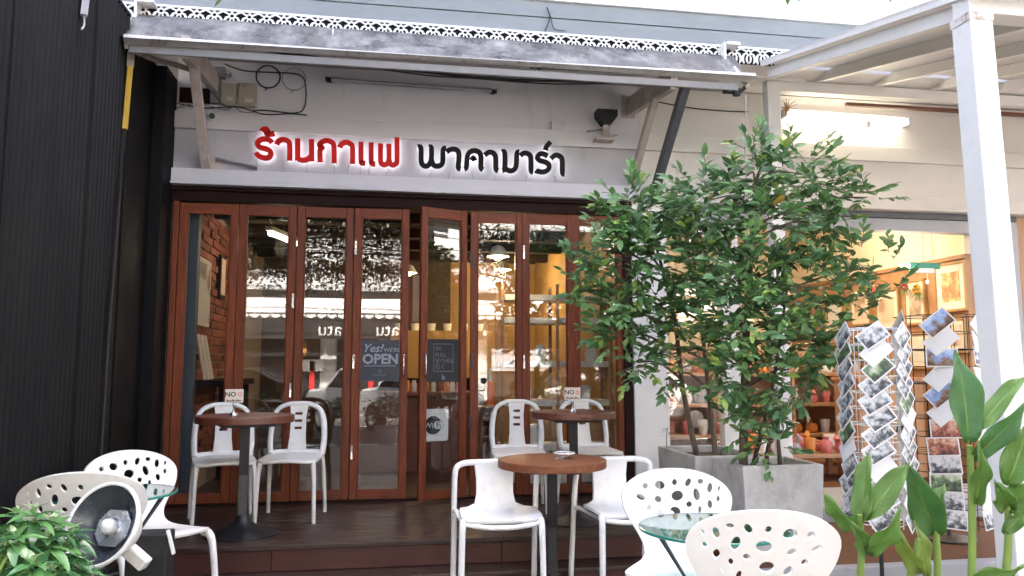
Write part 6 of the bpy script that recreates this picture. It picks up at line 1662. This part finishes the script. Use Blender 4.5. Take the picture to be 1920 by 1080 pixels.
car(5.4, -10.6, 'white sedan parked along the street in front of the gift shop', 180)
t = thing('motorbike', 'dark motorbike parked at the kerb facing the cafe', 'motorbike', (1.75, -8.3, -0.40))
for y in (-8.95, -7.65):
    w = MB().tube([(1.75, y + 0.28 * math.cos(b), -0.10 + 0.28 * math.sin(b)) for b in [i * math.pi / 12 for i in range(25)]], 0.045, 8, cap=False).build('wheel', 'black_rubber', t, smooth=60)
    MB().tube([(1.70, y, -0.10), (1.80, y, -0.10)], 0.20, 16).build('rim', 'chrome', w, smooth=40)
MB().bar((1.75, -8.85, 0.22), (1.75, -7.85, 0.26), 0.24, 0.30).build('body', 'black_iron', t, bevel=0.05)
MB().bar((1.75, -8.95, 0.42), (1.75, -8.25, 0.42), 0.24, 0.10).build('seat', 'black_rubber', t, bevel=0.03)
MB().bar((1.75, -7.72, -0.05), (1.75, -7.95, 0.55), 0.16, 0.10).build('fork', 'chrome', t, bevel=0.02)
MB().tube([(1.40, -7.95, 0.62), (1.75, -7.90, 0.56), (2.10, -7.95, 0.62)], 0.02, 8).build('handlebar', 'chrome', t, smooth=50)
for s in (-1, 1):
    MB().lathe([(0.0, 0.0), (0.06, 0.0), (0.06, 0.02), (0.0, 0.02)], 14, Matrix.Translation((1.75 + s * 0.32, -7.93, 0.78)) @ Matrix.Rotation(R(-90), 4, 'X')).build('mirror', 'chrome', t, smooth=40)
MB().lathe([(0.0, 0.0), (0.09, 0.01), (0.10, 0.06), (0.0, 0.10)], 18, Matrix.Translation((1.75, -7.80, 0.50)) @ Matrix.Rotation(R(-90), 4, 'X')).build('headlight', 'ceramic_white', t, smooth=40)
def stall(x, y, w, lab, m, z):
    t = thing('market_parasol', lab, 'parasol', (x, y, -0.26))
    MB().tube([(x, y, -0.4), (x, y, z + 0.7)], 0.025, 8).build('pole', 'chrome', t, smooth=50)
    mm = MB(); mm.lathe([(w, z), (w, z + 0.15), (0.05, z + 0.75), (0.0, z + 0.76), (0.05, z + 0.72), (w - .02, z + 0.12), (w, z)], 8, Matrix.Translation((x, y, 0)), cap=False); mm.build('canopy', m, t)
stall(8.6, -8.2, 1.8, 'green street parasol beyond the gift shop', 'green_canvas', 2.0)
stall(11.2, -10.6, 2.2, 'pink street parasol beyond the green one', 'pink_canvas', 3.0)
t = thing('utility_pole', 'pale concrete pole with sagging wires across the street', 'pole', (-1.65, -15.4, -0.26))
MB().tube([(-1.65, -15.4, -0.4), (-1.65, -15.4, 9.0)], [0.16, 0.11], 12).build('shaft', 'far_grey', t, smooth=50)
for k in range(5):
    z = 4.2 + k * 0.45
    MB().tube(catmull([(-24, -15.4, z + .2), (-13, -15.4, z - .3), (-2.2, -15.4, z + .1), (9, -15.4, z - .35), (24, -15.4, z + .15)], 6), 0.018, 5).build('wire', 'black_rubber', t)
